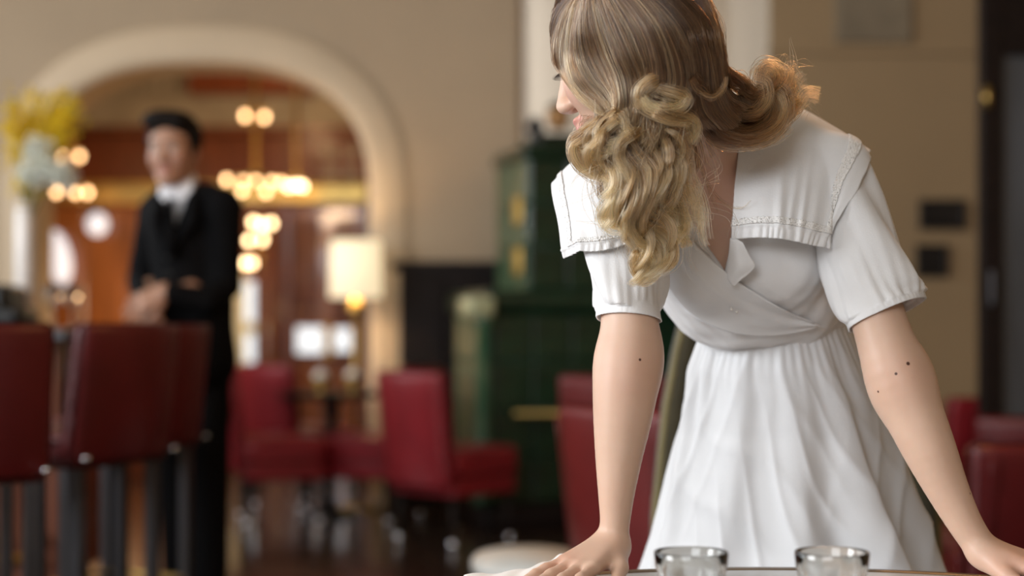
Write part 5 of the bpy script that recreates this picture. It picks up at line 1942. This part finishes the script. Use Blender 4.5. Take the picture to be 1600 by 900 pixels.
SPEC = [[(1050, 116), (1020, 126), (1001, 141), (1000, 160), (1020, 176), (1050, 187), (1078, 190), (1084, 206), (1076, 222)],
        [(1008, 128), (1030, 140), (1055, 148), (1069, 154), (1062, 166), (1040, 170), (1015, 165), (1003, 152)],
        [(1015, 160), (1040, 178), (1068, 186), (1083, 198), (1080, 216)],
        [(1012, 200), (987, 211), (969, 226), (966, 247), (977, 267), (985, 285), (979, 304), (972, 322)],
        [(1030, 195), (1056, 212), (1066, 236), (1052, 262), (1035, 285), (1030, 305), (1045, 330)],
        [(955, 180), (932, 191), (915, 203), (904, 216), (908, 232), (926, 237), (940, 228)],
        [(950, 188), (926, 203), (917, 224), (929, 243), (950, 241), (958, 228)],
        [(978, 178), (956, 192), (942, 208), (948, 224), (970, 220)],
        [(965, 170), (972, 182), (978, 200), (985, 215)],
        [(1035, 365), (1050, 388), (1049, 408), (1030, 419), (1012, 410), (1006, 394)],
        [(1000, 385), (993, 412), (1003, 436), (1020, 430), (1026, 412)],
        [(1010, 300), (990, 330), (985, 355), (1000, 378), (1022, 385)],
        [(940, 270), (962, 285), (968, 305), (952, 320), (942, 338), (955, 356), (975, 360)]]
for k, pts in enumerate(SPEC):
    lock(pts, 200 if k < 3 else 130, 0.0085 if k < 3 else 0.0064, 0.0, 0.1, (0.62, 1.0) if k < 3 else (0.68, 1.0), noise=0.0011, sub=9, r0=0.2, emerge=0.02, flat=0.35, lift=0.005, rtip=0.8)
lock([(1078, 122), (1090, 140), (1110, 150), (1126, 140), (1132, 120)], 90, 0.006, 0, 0.1, (0.35, 0.7))
# loose fly-away hairs
for k in range(70):
    x0, y0 = RNG.uniform(930, 1090), RNG.uniform(150, 260)
    pts = [(x0, y0), (x0 + RNG.normal() * 14, y0 + 45), (x0 + RNG.normal() * 22 + 8, y0 + 95), (x0 + RNG.normal() * 30 + 12, y0 + 140 + RNG.normal() * 25)]
    lock(pts, 3, 0.005, 0.006, 0.13, (0.7, 1.0), rad=0.00022, noise=0.003)
for k in range(40):
    x0, y0 = RNG.uniform(1170, 1235), RNG.uniform(110, 190)
    pts = [(x0, y0, 2.2), (x0 + 18 + RNG.normal() * 10, y0 - 14 + RNG.normal() * 10, 2.21), (x0 + 34 + RNG.normal() * 16, y0 - 10 + RNG.normal() * 22, 2.22)]
    lock(pts, 3, 0.005, 0.0, 0.08, (0.6, 0.9), rad=0.00018, noise=0.002)
lock([(1085, 215, 2.2), (1100, 270, 2.24), (1118, 305, 2.262), (1140, 322, 2.258), (1160, 325, 2.245), (1173, 314, 2.24)], 5, 0.0012, 0, 0.1, (0.4, 0.6), rad=0.0003)
lock([(1082, 205, 2.19), (1092, 255, 2.225), (1108, 300, 2.26), (1122, 330, 2.28)], 5, 0.0012, 0, 0.1, (0.3, 0.5), rad=0.0003)

HM = bpy.data.materials.new('ombre_hair')
HM.use_nodes = True
nt = HM.node_tree
nt.nodes.remove(nt.nodes['Principled BSDF'])
hb = nt.nodes.new('ShaderNodeBsdfHairPrincipled')
hb.parametrization = 'COLOR'
hb.inputs['Roughness'].default_value = 0.26
hb.inputs['Radial Roughness'].default_value = 0.45
at = nt.nodes.new('ShaderNodeAttribute')
at.attribute_name = 'strand_tint'
nt.links.new(at.outputs['Color'], hb.inputs['Color'])
nt.links.new(hb.outputs[0], nt.nodes['Material Output'].inputs['Surface'])

# solid mass under the strands
S = SDF()
hull(S, -0.013)
S.ell(WT(0, 0.115, -0.035), (0.085, 0.070, 0.095), WR, 0.012, True)
S.ell(WT(0, 0.100, 0.02), (0.060, 0.030, 0.05), WR, 0.012, True)
me, V = S.mesh('hair', 0.005, smooth=2)
hair = link('hair', me, mat('dark_blonde_mass', (0.085, 0.048, 0.026), 0.6, var=0.35, scale=60, stretch=(1, 1, 0.15), bump=0.5, bscale=150), wom)
hair['label'] = 'long brown to blonde hair in loose curls'

X = np.concatenate(STR)
C4 = np.ones((len(X), NP_, 4), np.float32)
C4[..., :3] = np.clip(np.concatenate(SCOL), 0.01, 0.8)
RD = np.concatenate(SRAD)
hc = bpy.data.hair_curves.new('hair_strands')
hc.add_curves([NP_] * len(X))
hc.attributes['position'].data.foreach_set('vector', X.astype(np.float32).ravel())
ra_ = hc.attributes.get('radius') or hc.attributes.new('radius', 'FLOAT', 'POINT')
ra_.data.foreach_set('value', RD.astype(np.float32).ravel())
ca_ = hc.attributes.new('strand_tint', 'FLOAT_COLOR', 'POINT')
ca_.data.foreach_set('color', C4.ravel())
hc.materials.append(HM)
ho = bpy.data.objects.new('hair_strands', hc)
COL.objects.link(ho)
ho.parent = hair
ho['kind'] = 'stuff'
print('strands', len(X))
